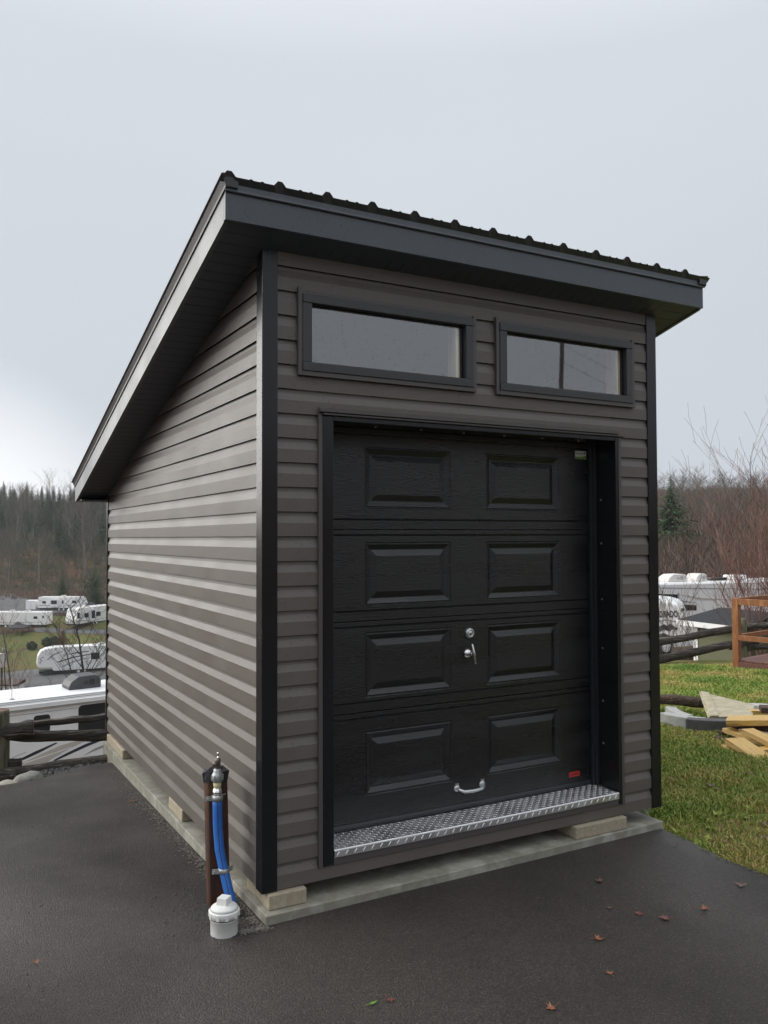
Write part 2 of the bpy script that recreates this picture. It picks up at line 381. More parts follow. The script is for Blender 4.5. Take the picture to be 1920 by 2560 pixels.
def blade_mat(name, ramp, scale=1.4):
    m = bpy.data.materials.new(name); m.use_nodes = True; t = m.node_tree; L = t.links; b = t.nodes['Principled BSDF']
    g = t.nodes.new('ShaderNodeNewGeometry'); co = t.nodes.new('ShaderNodeTexCoord')
    n = t.nodes.new('ShaderNodeTexNoise'); n.inputs['Scale'].default_value = scale; n.inputs['Detail'].default_value = 5
    L.new(co.outputs['Object'], n.inputs['Vector'])
    ma = t.nodes.new('ShaderNodeMath'); ma.operation = 'MULTIPLY_ADD'; ma.inputs[1].default_value = .34; ma.inputs[2].default_value = -.17
    L.new(g.outputs['Random Per Island'], ma.inputs[0])
    a2 = t.nodes.new('ShaderNodeMath'); a2.operation = 'ADD'; L.new(n.outputs[0], a2.inputs[0]); L.new(ma.outputs[0], a2.inputs[1])
    r = t.nodes.new('ShaderNodeValToRGB'); L.new(a2.outputs[0], r.inputs[0]); e = r.color_ramp.elements
    e[0].position = ramp[0][0]; e[0].color = (*ramp[0][1], 1); e[1].position = ramp[-1][0]; e[1].color = (*ramp[-1][1], 1)
    for p, c in ramp[1:-1]: q = e.new(p); q.color = (*c, 1)
    L.new(r.outputs[0], b.inputs['Base Color']); b.inputs['Roughness'].default_value = .6; b.inputs['Specular IOR Level'].default_value = .25
    return m
M['grass'] = blade_mat('grass_blades', [(.28, (.10, .19, .03)), (.45, (.20, .30, .05)), (.57, (.33, .34, .085)), (.72, (.42, .31, .125))], 1.1)
M['conifer'] = mat('conifer_needles', (.028, .052, .026), .85, spec=.2, var=[(.048, .078, .036), (.019, .038, .021)], vscale=1.2, rand=.35)
M['conifer2'] = mat('spruce_green', (.030, .065, .026), .85, spec=.2, var=[(.045, .085, .03), (.018, .045, .018)], vscale=1.2, rand=.25)
M['trunkpale'] = mat('pale_trunk', (.20, .19, .165), .9, var=(.12, .115, .10), vscale=2, rand=.3)
M['twig'] = mat('bare_twigs', (.15, .132, .108), .9, spec=.2, var=(.11, .092, .078), vscale=.6, rand=.35)
M['redtwig'] = mat('red_twigs', (.27, .14, .11), .75, spec=.3, var=[(.17, .09, .075), (.36, .23, .195)], vscale=2)
M['darkbark'] = mat('dark_bark', (.035, .03, .026), .9, var=(.06, .052, .045), vscale=6)
M['brush'] = blade_mat('brush', [(.25, (.095, .095, .060)), (.42, (.165, .115, .082)), (.55, (.165, .090, .068)), (.7, (.13, .112, .098))], .05)
M['brushleft'] = blade_mat('brush_left', [(.25, (.055, .080, .045)), (.42, (.085, .095, .062)), (.55, (.125, .075, .050)), (.7, (.065, .085, .052))], .05)
M['rust_leaf'] = mat('rusty_foliage', (.22, .075, .03), .8, var=(.14, .05, .02), vscale=3)
M['shrub'] = mat('shrub_green', (.035, .055, .03), .85, var=(.02, .035, .02), vscale=3)

# glass that shows both the sky's reflection and the dim room
def glass_mat():
    m = bpy.data.materials.new('window_glass'); m.use_nodes = True; t = m.node_tree; L = t.links
    for n in list(t.nodes): t.nodes.remove(n)
    out = t.nodes.new('ShaderNodeOutputMaterial'); mx_ = t.nodes.new('ShaderNodeMixShader')
    tr = t.nodes.new('ShaderNodeBsdfTransparent'); tr.inputs[0].default_value = (.97, .98, .975, 1)
    gl_ = t.nodes.new('ShaderNodeBsdfGlossy'); gl_.inputs['Roughness'].default_value = .015
    lw = t.nodes.new('ShaderNodeLayerWeight'); lw.inputs[0].default_value = .5
    pw_ = t.nodes.new('ShaderNodeMath'); pw_.operation = 'POWER'; pw_.inputs[1].default_value = 4; L.new(lw.outputs['Facing'], pw_.inputs[0])
    fr = t.nodes.new('ShaderNodeMath'); fr.operation = 'MULTIPLY_ADD'; fr.inputs[1].default_value = .7; fr.inputs[2].default_value = .27; L.new(pw_.outputs[0], fr.inputs[0])
    co = t.nodes.new('ShaderNodeTexCoord'); vo = t.nodes.new('ShaderNodeTexVoronoi'); vo.inputs['Scale'].default_value = 135
    L.new(co.outputs['Object'], vo.inputs['Vector'])
    sel = t.nodes.new('ShaderNodeSeparateColor'); L.new(vo.outputs['Color'], sel.inputs[0])
    th = t.nodes.new('ShaderNodeMath'); th.operation = 'GREATER_THAN'; th.inputs[1].default_value = .91; L.new(sel.outputs[0], th.inputs[0])
    dm = t.nodes.new('ShaderNodeMapRange'); dm.inputs['From Min'].default_value = .1; dm.inputs['From Max'].default_value = .28
    dm.inputs['To Min'].default_value = 1; dm.inputs['To Max'].default_value = 0; L.new(vo.outputs['Distance'], dm.inputs['Value'])
    mm = t.nodes.new('ShaderNodeMath'); mm.operation = 'MULTIPLY'; L.new(dm.outputs[0], mm.inputs[0]); L.new(th.outputs[0], mm.inputs[1])
    bu = t.nodes.new('ShaderNodeBump'); bu.inputs['Strength'].default_value = 1; bu.inputs['Distance'].default_value = .005; L.new(mm.outputs[0], bu.inputs['Height'])
    L.new(bu.outputs[0], gl_.inputs['Normal'])
    L.new(fr.outputs[0], mx_.inputs[0]); L.new(tr.outputs[0], mx_.inputs[1]); L.new(gl_.outputs[0], mx_.inputs[2]); L.new(mx_.outputs[0], out.inputs[0])
    return m
M['glass'] = glass_mat()

# ================================================================== GROUND
def build_ground():
    b = MB(); n = 240
    rings = [0.01]; r = .6
    while r < 900: rings.append(r); r *= 1.05 if r > 4 else 1.12
    rings.append(900)
    base = math.atan2(FH.y, FH.x)
    # finer bearings inside the picture
    angs = []
    for i in range(n):
        t = i / n * 2 - 1
        angs.append(math.pi * (0.35 * t + 0.65 * t ** 3))
    vs = []
    for r in rings:
        for a in angs:
            x = CAM.x + r * math.cos(base - a); y = CAM.y + r * math.sin(base - a)
            vs.append((x, y, G(x, y)))
    k = len(rings)
    fs = [(i * n + j, i * n + (j + 1) % n, (i + 1) * n + (j + 1) % n, (i + 1) * n + j) for i in range(k - 1) for j in range(n)]
    b.add(vs, fs, 0, True)
    return tag(b.build('ground', M['terrain']), kind='structure')
build_ground()

def sheet(name, poly, mat_, zoff, step, zf=G, skirt=.06, smooth=True, jit=0, seed=1):
    """a ground covering cut to an outline and laid over the terrain"""
    rnd = random.Random(seed)
    P = []
    for (a, b_) in zip(poly, poly[1:] + poly[:1]):
        a = Vector(a); b_ = Vector(b_); L = (b_ - a).length; k = max(1, int(L / step))
        for i in range(k):
            q = a.lerp(b_, i / k)
            if jit: q = q + Vector((rnd.uniform(-jit, jit), rnd.uniform(-jit, jit)))
            P.append(q)
    n = len(P); pts = list(P)
    xs = [p.x for p in P]; ys = [p.y for p in P]
    x = min(xs)
    while x < max(xs):
        y = min(ys)
        while y < max(ys): pts.append(Vector((x + rnd.uniform(-.1, .1) * step, y + rnd.uniform(-.1, .1) * step))); y += step
        x += step
    vo, eo, fo, _, _, _ = delaunay_2d_cdt(pts, [], [list(range(n))], 1, 1e-6)
    b = MB()
    V3 = [Vector((v.x, v.y, zf(v.x, v.y) + zoff)) for v in vo]
    b.add(V3, [tuple(f) for f in fo], 0, smooth)
    top = [Vector((p.x, p.y, zf(p.x, p.y) + zoff)) for p in P]
    for i in range(n):
        p, q = top[i], top[(i + 1) % n]
        b.quad(p, q, q - Vector((0, 0, skirt)), p - Vector((0, 0, skirt)))
    return tag(b.build(name, mat_), kind='structure')

def AZ(x, y):           # surface of the paved pad
    z = -.108 - .0155 * max(0, y)
    if y < 0: z -= .004 * min(6, -y)
    return z + noise.noise(Vector((x * .9, y * .9, 3))) * .004
# right-hand edge of the paving against the lawn
edge_r = [(2.62, .25), (2.44, .12), (2.40, -.03), (2.39, -.2), (2.365, -.37), (2.335, -.53), (2.36, -.75), (2.45, -1.1), (2.7, -1.8), (3.2, -3), (4.5, -5), (6, -9)]
pad = [(-9, -9)] + [tuple(p) for p in reversed(edge_r)] + [(2.3, 3.2), (-.1, 3.16), (-.26, 3.15), (-.45, 3.03), (-.56, 2.93), (-.82, 2.92), (-1.5, 2.88), (-2.4, 2.75), (-5, 2.6), (-9, 2.5)]
# paving outline follows pad; lawn starts where the paving stops
sheet('asphalt', pad, M['asphalt'], 0, .22, AZ, .14, True, .008, 3)
lawn = [(2.3, 3.8)] + [(x - .12, y) for x, y in edge_r] + [(14, -9), (22, 4), (15.2, 9.3), (10.5, 10.3), (7.3, 11.2), (5.5, 11.8), (3.2, 12.4), (2.2, 9)]
def LZ(x, y): return G(x, y)
lawn_o = sheet('lawn', lawn, M['lawn'], .012, .5, LZ, .05, True, .02, 5)

# ================================================================== SHED
WX, DY, HF = 2.44, 3.5977, 2.848
SL = 0.2635
OX, OY, BY = .222, .156, 3.753
def zs(y): return HF - SL * y            # underside of the eaves
shed = thing('shed', 'dark grey sided garden shed with a lean-to metal roof and black sectional door', 'shed', (WX / 2, DY / 2, 0))
SH = Vector((WX / 2, DY / 2, 0))
def part(mb, name, m, parent=shed, bev=0, seg=2, recalc=True):
    o = mb.build(name, m, parent, bev, seg, recalc=recalc)
    if parent is shed: o.location = -SH
    return o

CO = .1115
PROF = [(0, .0015), (0, 0), (.060, 0), (.066, .002), (.092, .0105), (CO, .0125)]   # (height, depth inward) of one dutch-lap course
def siding(dirx, length, org, inward, holes, top, ztop):
    """courses along dirx from org; holes = [(a0,a1,z0,z1)]; top(z) = length available at height z"""
    b = MB(); k = 0
    while k * CO < ztop:
        z0 = k * CO
        for (h0, d0), (h1, d1) in zip(PROF, PROF[1:]):
            za, zb = z0 + h0, z0 + h1
            if h0 == h1 == 0:
                segs = [(za, zb, d0, d1)]
            else:
                cuts = sorted(set([za, zb] + [z for h in holes for z in h[2:] if za < z < zb]))
                segs = []
                for c, d in zip(cuts, cuts[1:]):
                    f = lambda z: d0 + (d1 - d0) * (z - za) / (zb - za)
                    segs.append((c, d, f(c), f(d)))
            for (c, d, e0, e1) in segs:
                mid = (c + d) / 2; iv = [(0, None)]
                hs = sorted([h for h in holes if h[2] <= mid <= h[3]])
                spans = []; s0 = 0
                for h in hs: spans.append((s0, h[0])); s0 = h[1]
                spans.append((s0, None))
                for (a, bb) in spans:
                    l0 = bb if bb is not None else top(c); l1 = bb if bb is not None else top(d)
                    if l0 <= a + .002: continue
                    l1 = max(l1, a + .001)
                    O = Vector(org); X = Vector(dirx); I = Vector(inward)
                    b.quad(O + X * a + I * e0 + Vector((0, 0, c)), O + X * l0 + I * e0 + Vector((0, 0, c)),
                           O + X * l1 + I * e1 + Vector((0, 0, d)), O + X * a + I * e1 + Vector((0, 0, d)))
        k += 1
    return b
holes = [(.292, 2.130, .072, 2.135), (.186, 1.134, 2.312, 2.676), (1.290, 2.244, 2.312, 2.676)]
fw_ = siding((1, 0, 0), WX - .02, (.01, .006, .004), (0, 1, 0), [(h[0] - .01, h[1] - .01, h[2] - .004, h[3] - .004) for h in holes], lambda z: WX - .02, HF + .02)
o = part(fw_, 'siding_wall', M['siding'])
tp = lambda z: max(0.0, min(DY - .01, (HF + .03 - z - .004) / SL))
part(siding((0, 1, 0), DY, (.006, .006, .004), (1, 0, 0), [], tp, HF + .02), 'siding_wall', M['siding'])
part(siding((0, 1, 0), DY, (WX - .006, .006, .004), (-1, 0, 0), [], tp, HF + .02), 'siding_wall', M['siding'])
part(siding((1, 0, 0), WX, (0, DY - .006, .004), (0, -1, 0), [], lambda z: WX, zs(DY)), 'siding_wall', M['siding'])
# floor platform, interior lining
b = MB(); b.box(.03, .03, .004, WX - .03, DY - .03, .09); b.box(.03, 3.0, .09, WX - .03, 3.02, 2.1)
for xx in (.32, 1.2): b.box(xx, .9, .09, xx + .04, .94, 2.6)
part(b, 'floor_platform', M['inside'])
# corner posts
c = .074
def corner(x0, sx, y0, sy):
    b = MB(); t = .005
    zt0 = zs(y0) + .03; zt1 = zs(y0 + sy * c) + .03
    ax, bx_ = sorted((x0, x0 + sx * c)); ay, by_ = sorted((y0, y0 + sy * c))
    # face on the front/back
    fy0, fy1 = (y0, y0 + sy * .012); gx0, gx1 = (x0, x0 + sx * .012)
    def colm(xa, ya, xb, yb):
        xa, xb = sorted((xa, xb)); ya, yb = sorted((ya, yb))
        b.hexa([(xa, ya, 0), (xb, ya, 0), (xb, yb, 0), (xa, yb, 0), (xa, ya, zs(ya) + .03), (xb, ya, zs(ya) + .03), (xb, yb, zs(yb) + .03), (xa, yb, zs(yb) + .03)])
    pts = [(x0, y0), (x0 + sx * c, y0), (x0 + sx * c, y0 + sy * .014), (x0 + sx * .014, y0 + sy * .014), (x0 + sx * .014, y0 + sy * c), (x0, y0 + sy * c)]
    n = 6
    vs = [(p[0], p[1], 0) for p in pts] + [(p[0], p[1], zs(p[1]) + .03) for p in pts]
    b.add(vs, [(0, 1, 2, 3), (0, 3, 4, 5), (6, 7, 8, 9), (6, 9, 10, 11)] + [(i, (i + 1) % n, n + (i + 1) % n, n + i) for i in range(n)])
    part(b, 'corner_post', M['black'], bev=.0025)
corner(0, 1, 0, 1); corner(WX, -1, 0, 1)
c = .04
corner(0, 1, DY, -1); corner(WX, -1, DY, -1)
# bottom starter trim on the front, under the sill
b = MB(); b.box(.272, -.001, .062, 2.149, .012, .098); part(b, 'base_trim', M['trim'], bev=.002)

# ---- windows
def window(x0, x1):
    z0, z1 = 2.297, 2.690
    w = MB(); t = .020
    w.box(x0, -.012, z0, x0 + t, .03, z1 + .012); w.box(x1 - t, -.012, z0, x1, .03, z1 - .004)
    w.box(x0 + t, -.014, z0, x1 - t, .03, z0 + .022); w.box(x0 + t, -.004, z1 - .018, x1 - t, .03, z1)
    wo = part(w, 'window', M['trim'], bev=.0015)
    f = MB(); a0, a1, c0, c1 = x0 + t, x1 - t, z0 + .022, z1 - .018; g = .046
    f.box(a0, -.020, c0, a1, .05, c0 + .040); f.box(a0, -.020, c1 - .040, a1, .05, c1)
    f.box(a0, -.017, c0 + .040, a0 + g, .05, c1 - .040); f.box(a1 - g, -.017, c0 + .040, a1, .05, c1 - .040)
    fo = part(f, 'window_frame', M['wframe'], wo, bev=.003)
    s = MB(); i0, i1, j0, j1 = a0 + g, a1 - g, c0 + .040, c1 - .040
    s.box(i0, .012, j0, i0 + .010, .045, j1); s.box(i1 - .010, .012, j0, i1, .045, j1); s.box(i0 + .01, .012, j0, i1 - .01, .045, j0 + .008); s.box(i0 + .01, .012, j1 - .008, i1 - .01, .045, j1)
    part(s, 'glazing_bead', M['black'], wo)
    p = MB(); p.quad((i0 + .004, .02, j0 + .004), (i1 - .004, .02, j0 + .004), (i1 - .004, .02, j1 - .004), (i0 + .004, .02, j1 - .004))
    part(p, 'pane', M['glass'], wo, recalc=False)
    st = MB(); st.box(i1 - .002, .052, z0 - .02, i1 + .036, .15, z1 + .05); st.box(i0 - .04, .052, z0 - .02, i0 - .004, .15, z1 + .05); st.box(i0 - .04, .152, z0 - .06, i1 + .036, .19, z0 + .01)
    st.box(i1 - .036, .026, j0 + .002, i1 - .012, .050, j1 - .002)
    part(st, 'window_stud', M['wood'], wo)
    wo.location = -SH
    return wo
w1 = window(.170, 1.152); w2 = window(1.278, 2.256)

# ---- door surround
b = MB()   # brown J channel round the opening and the drip cap above
b.box(.272, -.006, .064, .292, .03, 2.135); part(b, 'door_casing', M['trim'], bev=.0015)
b = MB(); b.box(2.130, -.006, .064, 2.149, .03, 2.118); part(b, 'door_casing', M['trim'], bev=.0015)
b = MB()
b.prism([(.272, -.004, 2.158), (.272, -.026, 2.150), (.272, -.026, 2.136), (.272, -.004, 2.132)], (0, 0, 0), (1.848, 0, 0))
b.prism([(.292, -.003, 2.134), (.292, -.020, 2.131), (.292, -.020, 2.124), (.292, -.003, 2.122)], (0, 0, 0), (1.872, 0, 0))
part(b, 'drip_cap', M['trim'])
b = MB()
YD = .19
b.box(.294, -.004, .066, .348, YD + .03, 2.120); b.box(2.107, -.004, .136, 2.132, YD + .03, 2.120); b.box(.350, -.0045, 2.099, 2.105, YD + .03, 2.121)
b.box(2.105, -.004, .066, 2.132, .03, .134)
part(b, 'door_jamb', M['black'], bev=.002)
b = MB()   # stop moulding with rubber lip
b.box(2.070, YD - .030, .136, 2.106, YD - .004, 2.098); b.box(2.085, YD - .042, .136, 2.1065, YD - .030, 2.098)
b.box(.349, YD - .030, .136, .374, YD - .004, 2.098); b.box(.375, YD - .028, 2.070, 2.069, YD - .004, 2.098)
part(b, 'weather_strip', M['strip'], bev=.003)
for z in (.38, .62, .92, 1.20, 1.52, 1.77):
    b2 = MB(); ri = [[(2.1065 - h, .115 + r * math.cos(a * math.pi / 4), z + r * math.sin(a * math.pi / 4)) for a in range(8)] for r, h in ((.006, 0), (.0055, .0025), (.003, .0035))]
    for p, q in zip(ri, ri[1:]): b2.add(p + q, [(i, (i + 1) % 8, 8 + (i + 1) % 8, 8 + i) for i in range(8)])
    b2.add(ri[-1], [tuple(range(8))]); part(b2, 'screw_head', M['satin'])
for k in range(6):
    b2 = MB(); x = .62 + k * .26
    ri = [[(x + r * math.cos(a * math.pi / 4), .09 + r * math.sin(a * math.pi / 4), 2.0985 - h) for a in range(8)] for r, h in ((.005, 0), (.0045, .002), (.0025, .003))]
    for p, q in zip(ri, ri[1:]): b2.add(p + q, [(i, (i + 1) % 8, 8 + (i + 1) % 8, 8 + i) for i in range(8)])
    b2.add(ri[-1], [tuple(range(8))]); part(b2, 'screw_head', M['satin'])

# ---- sectional door
DX0, DX1 = .352, 2.104
lines = [.160, .696, 1.145, 1.598, 2.094]
pans = [(.284, .601), (.765, 1.088), (1.217, 1.535), (1.703, 2.012)]
cols_ = [(.610, 1.124), (1.347, 1.863)]
dr = MB()
door = part(MB(), 'garage_door', M['door']) if False else None
def raised(bm_, x0, x1, z0, z1, y):
    """rings of a raised panel: groove, sunk slope, raised field"""
    R_ = [(0, 0), (.006, .004), (.010, .004), (.014, 0.0), (.030, .012), (.034, .013), (.062, .001), (.066, 0)]
    R_ = [(0, 0), (.004, .0045), (.008, .0045), (.012, .001), (.036, .014), (.040, .014), (.070, .002), (.074, .002)]
    pr = None
    for i, d in R_:
        q = [(x0 + i, y + d, z0 + i), (x1 - i, y + d, z0 + i), (x1 - i, y + d, z1 - i), (x0 + i, y + d, z1 - i)]
        if pr:
            for k in range(4): bm_.quad(pr[k], pr[(k + 1) % 4], q[(k + 1) % 4], q[k])
        pr = q
    bm_.quad(*pr)
for s in range(4):
    z0, z1 = lines[s], lines[s + 1]
    b = MB(); y = YD
    # horizontal grooves near the section edges, faces between
    (pz0, pz1) = pans[s]
    gro = []
    if s < 3: gro.append(z1 - .030); 
    gro2 = [z0 + .048] if s > 0 else []
    marks = sorted(gro + gro2)
    def face(xa, xb, za, zb): 
        if zb - za > 1e-4 and xb - xa > 1e-4: b.quad((xa, y, za), (xb, y, za), (xb, y, zb), (xa, y, zb))
    zl = z0 + .0022; zh = z1 - .0022
    segs = []; cur = zl
    for g in marks:
        segs.append((cur, g - .003)); 
        b.quad((DX0, y, g - .003), (DX1, y, g - .003), (DX1, y + .005, g - .001), (DX0, y + .005, g - .001))
        b.quad((DX0, y + .005, g - .001), (DX1, y + .005, g - .001), (DX1, y + .002, g + .004), (DX0, y + .002, g + .004))
        b.quad((DX0, y + .002, g + .004), (DX1, y + .002, g + .004), (DX1, y, g + .007), (DX0, y, g + .007))
        cur = g + .007
    segs.append((cur, zh))
    for (za, zb) in segs:
        if za < pz0 and zb > pz1:
            face(DX0, DX1, za, pz0); face(DX0, DX1, pz1, zb)
            face(DX0, cols_[0][0], pz0, pz1); face(cols_[0][1], cols_[1][0], pz0, pz1); face(cols_[1][1], DX1, pz0, pz1)
            for (xa, xb) in cols_: raised(b, xa, xb, pz0, pz1, y)
        else: face(DX0, DX1, za, zb)
    # edges and back
    b.quad((DX0, y, zl), (DX1, y, zl), (DX1, y + .045, zl - .002), (DX0, y + .045, zl - .002))
    b.quad((DX0, y, zh), (DX1, y, zh), (DX1, y + .045, zh - .002), (DX0, y + .045, zh - .002))
    b.quad((DX0, y + .045, zl), (DX1, y + .045, zl), (DX1, y + .045, zh), (DX0, y + .045, zh))
    if s == 0:
        door = part(b, 'garage_door', M['door'])
    else:
        part(b, 'door_section', M['door'], door)
b = MB(); b.prism([(DX0, YD - .006, .136), (DX0, YD - .009, .150), (DX0, YD - .003, .1615), (DX0, YD + .04, .1615), (DX0, YD + .04, .136)], (0, 0, 0), (DX1 - DX0, 0, 0))
part(b, 'bottom_seal', M['strip'], door)
# lock cylinder
b = MB(); cx_, cz_ = 1.235, 1.049
b.lathe([(.0, -.016), (.012, -.016), (.0125, -.0145), (.014, -.0145), (.0155, -.017), (.022, -.016), (.027, -.009), (.0285, 0)], (cx_, YD, cz_), 28, axis='y')
lk = part(b, 'lock_cylinder', M['satin'], door)
b = MB(); b.box(cx_ - .0018, YD - .0168, cz_ - .007, cx_ + .0018, YD - .0158, cz_ + .006); b.lathe([(0, -.0165), (.0035, -.0165), (.0035, -.0155)], (cx_, YD, cz_ - .006), 10, axis='y')
part(b, 'keyhole', M['dark'], door)
# turning handle
b = MB(); hx, hz = 1.226, .942
b.lathe([(0, -.018), (.012, -.016), (.021, -.007), (.025, 0)], (hx, YD, hz), 24, axis='y')
b.tube([(hx, YD - .012, hz), (hx + .004, YD - .045, hz)], [.010, .008], 12)
v = Vector((.022, 0, -.105)).normalized(); ctr = Vector((hx + .004, YD - .05, hz + .002))
b.tube([ctr - v * .055, ctr - v * .050, ctr - v * .012, ctr, ctr + v * .012, ctr + v * .050, ctr + v * .055], [.003, .006, .0075, .0115, .0075, .006, .003], 10)
part(b, 'turn_handle', M['chrome'], door)
# pull handle
b = MB(); xa, xb, zp = 1.150, 1.312, .232
for x in (xa, xb): b.lathe([(0, -.010), (.012, -.009), (.018, -.004), (.019, 0)], (x, YD, zp + (.012 if x == xa else .012)), 16, axis='y')
for x in (xa, xb): b.hexa([(x - .013, YD - .007, zp + .0), (x + .013, YD - .007, zp), (x + .013, YD, zp), (x - .013, YD, zp), (x - .010, YD - .005, zp + .038), (x + .010, YD - .005, zp + .038), (x + .010, YD, zp + .038), (x - .010, YD, zp + .038)])
b.tube([(xa, YD - .004, zp + .016), (xa + .004, YD - .022, zp + .008), (xa + .025, YD - .036, zp), (1.231, YD - .040, zp - .003), (xb - .025, YD - .036, zp), (xb - .004, YD - .022, zp + .008), (xb, YD - .004, zp + .016)], [.008, .008, .0085, .0095, .0085, .008, .008], 12)
part(b, 'pull_handle', M['satin'], door)
# stickers
def txt(s, size, mat_, name, parent, mtx, ext=.0003, bold=0, sx=1.0):
    cu = bpy.data.curves.new(name, 'FONT'); cu.body = s; cu.size = size; cu.extrude = ext; cu.align_x = 'CENTER'; cu.align_y = 'CENTER'; cu.offset = bold; cu.resolution_u = 3
    ob = bpy.data.objects.new(name + '_c', cu); COL.objects.link(ob)
    dg = bpy.context.evaluated_depsgraph_get(); me = bpy.data.meshes.new_from_object(ob.evaluated_get(dg))
    bpy.data.objects.remove(ob); me.transform(Matrix.Diagonal((sx, 1, 1, 1))); me.transform(mtx); me.materials.clear(); me.materials.append(mat_)
    o = bpy.data.objects.new(name, me); COL.objects.link(o); o.parent = parent; return o
UPR = Matrix.Rotation(R(90), 4, 'X')
b = MB(); b.box(1.914, YD - .0010, .194, 1.992, YD + .001, .221)
st = part(b, 'sticker', M['red'], door)
b = MB()
for k in range(5): b.box(1.936 + k * .010, YD - .0016, .2015 + (k % 2) * .001, 1.943 + k * .010, YD - .0010, .2115)
b.quad((1.920, YD - .0014, .200), (1.923, YD - .0014, .199), (1.931, YD - .0014, .214), (1.928, YD - .0014, .215)); b.quad((1.928, YD - .0015, .200), (1.931, YD - .0015, .200), (1.923, YD - .0015, .215), (1.920, YD - .0015, .214))
part(b, 'sticker_print', M['dark'], door)
b = MB(); b.box(1.982, YD - .0010, 2.008, 2.066, YD + .001, 2.056)
part(b, 'sticker', M['white'], door)
b = MB(); z0 = 2.008
pts = [(1.982, z0), (2.066, z0), (2.066, z0 + .022), (2.045, z0 + .017), (2.02, z0 + .013), (1.995, z0 + .013), (1.982, z0 + .015)]
b.add([(x, YD - .0014, z) for x, z in pts], [tuple(range(7))])
b.add([(2.052 + .009 * math.cos(a * .785), YD - .0015, 2.043 + .007 * math.sin(a * .785)) for a in range(8)], [tuple(range(8))])
for k in range(6): b.box(1.987 + k * .009, YD - .0016, 2.036, 1.9935 + k * .009, YD - .0012, 2.043)
part(b, 'sticker_print', M['green'], door)
door.location = -SH

# ---- diamond plate sill
b = MB(); ZP = .1335
sag = lambda x: ZP - .0035 * math.sin(max(0, min(1, (x - .35) / 1.755)) * math.pi)
nx = 36
xs = [.350 + 1.754 * i / nx for i in range(nx + 1)]
for x0, x1 in zip(xs, xs[1:]):
    prof = [(YD - .002, 0), (.004, 0), (-.002, -.0012), (-.0055, -.0045), (-.0066, -.009), (-.0066, -.036), (.004, -.036)]
    for (ya, za), (yb, zb) in zip(prof, prof[1:]):
        b.quad((x0, ya, sag(x0) + za), (x1, ya, sag(x1) + za), (x1, yb, sag(x1) + zb), (x0, yb, sag(x0) + zb))
def lug(b, c, u, v, n, L=.0120, w=.0032, h=.0024):
    c = Vector(c); u = Vector(u); v = Vector(v); n = Vector(n)
    p = [c - u * L, c - u * L * .35 - v * w, c + u * L * .35 - v * w, c + u * L, c + u * L * .35 + v * w, c - u * L * .35 + v * w]
    q = [c - u * L * .55 + n * h, c + u * L * .55 + n * h]
    b.add(p + q, [(0, 1, 6), (1, 2, 7, 6), (2, 3, 7), (3, 4, 7), (4, 5, 6, 7), (5, 0, 6)], 0, False)
pitch = .0225; r2 = math.sqrt(.5); i = 0; y = .016
while y < YD - .012:
    j = 0; x = .362
    while x < 2.094:
        sgn = 1 if (i + j) % 2 else -1
        u = (r2, sgn * r2, 0); v_ = (-sgn * r2, r2, 0)
        lug(b, (x, y, sag(x) + .0001), u, v_, (0, 0, 1)); x += pitch; j += 1
    y += pitch; i += 1
x = .362; j = 0
while x < 2.094:
    if j % 2 == 0: lug(b, (x + .006, -.0067, sag(x) - .021), (.62, 0, .78), (-.78, 0, .62), (0, -1, 0), .014)
    x += pitch; j += 1
part(b, 'door_sill', M['plate'])

# ---- eaves and roof
ZT = lambda y: 3.016 - SL * (y + OY)       # top of the fascia
ZB = lambda y: 2.889 - SL * (y + OY)       # foot of the fascia
b = MB(); b.box(-OX, -OY, ZB(-OY), WX + OX, -OY + .02, ZT(-OY)); part(b, 'fascia', M['fascia'], bev=.002)
for x in (-OX, WX + OX - .02):
    b = MB(); y0 = -OY + .0205
    b.hexa([(x, y0, ZB(y0)), (x + .02, y0, ZB(y0)), (x + .02, BY - .0205, ZB(BY)), (x, BY - .0205, ZB(BY)), (x, y0, ZT(y0)), (x + .02, y0, ZT(y0)), (x + .02, BY - .0205, ZT(BY)), (x, BY - .0205, ZT(BY))])
    part(b, 'fascia', M['fascia'])
b = MB(); b.box(-OX, BY - .02, ZB(BY), WX + OX, BY, ZT(BY)); part(b, 'fascia', M['fascia'])
# drip edge along the front, standing proud with a hemmed foot
b = MB()
b.prism([(-OX - .004, -OY - .006, 3.010), (-OX - .004, -OY - .010, 3.006), (-OX - .004, -OY - .012, 3.010), (-OX - .004, -OY - .010, 3.018), (-OX - .004, -OY - .008, 3.044), (-OX - .004, -OY + .03, 3.044), (-OX - .004, -OY + .03, 3.017), (-OX - .004, -OY - .001, 3.017)], (0, 0, 0), (WX + 2 * OX + .008, 0, 0))
part(b, 'drip_edge', M['fascia'])
# rake trim along both sloping edges, its face leaning out at the top
for sx, xe in ((-1, -OX), (1, WX + OX)):
    b = MB(); y0, y1 = -OY - .02, BY + .02
    def sec(y): return [Vector((xe + sx * a, y, ZT(y) + z)) for a, z in ((.000, .002), (.006, -.004), (.007, .010), (.024, .052), (.016, .056), (-.05, .046), (-.05, .002))]
    p, q = sec(y0), sec(y1); n = len(p)
    b.add(p + q, [(i, (i + 1) % n, n + (i + 1) % n, n + i) for i in range(n)] + [tuple(range(n))[::-1], tuple(range(n, 2 * n))])
    part(b, 'rake_trim', M['roof'])
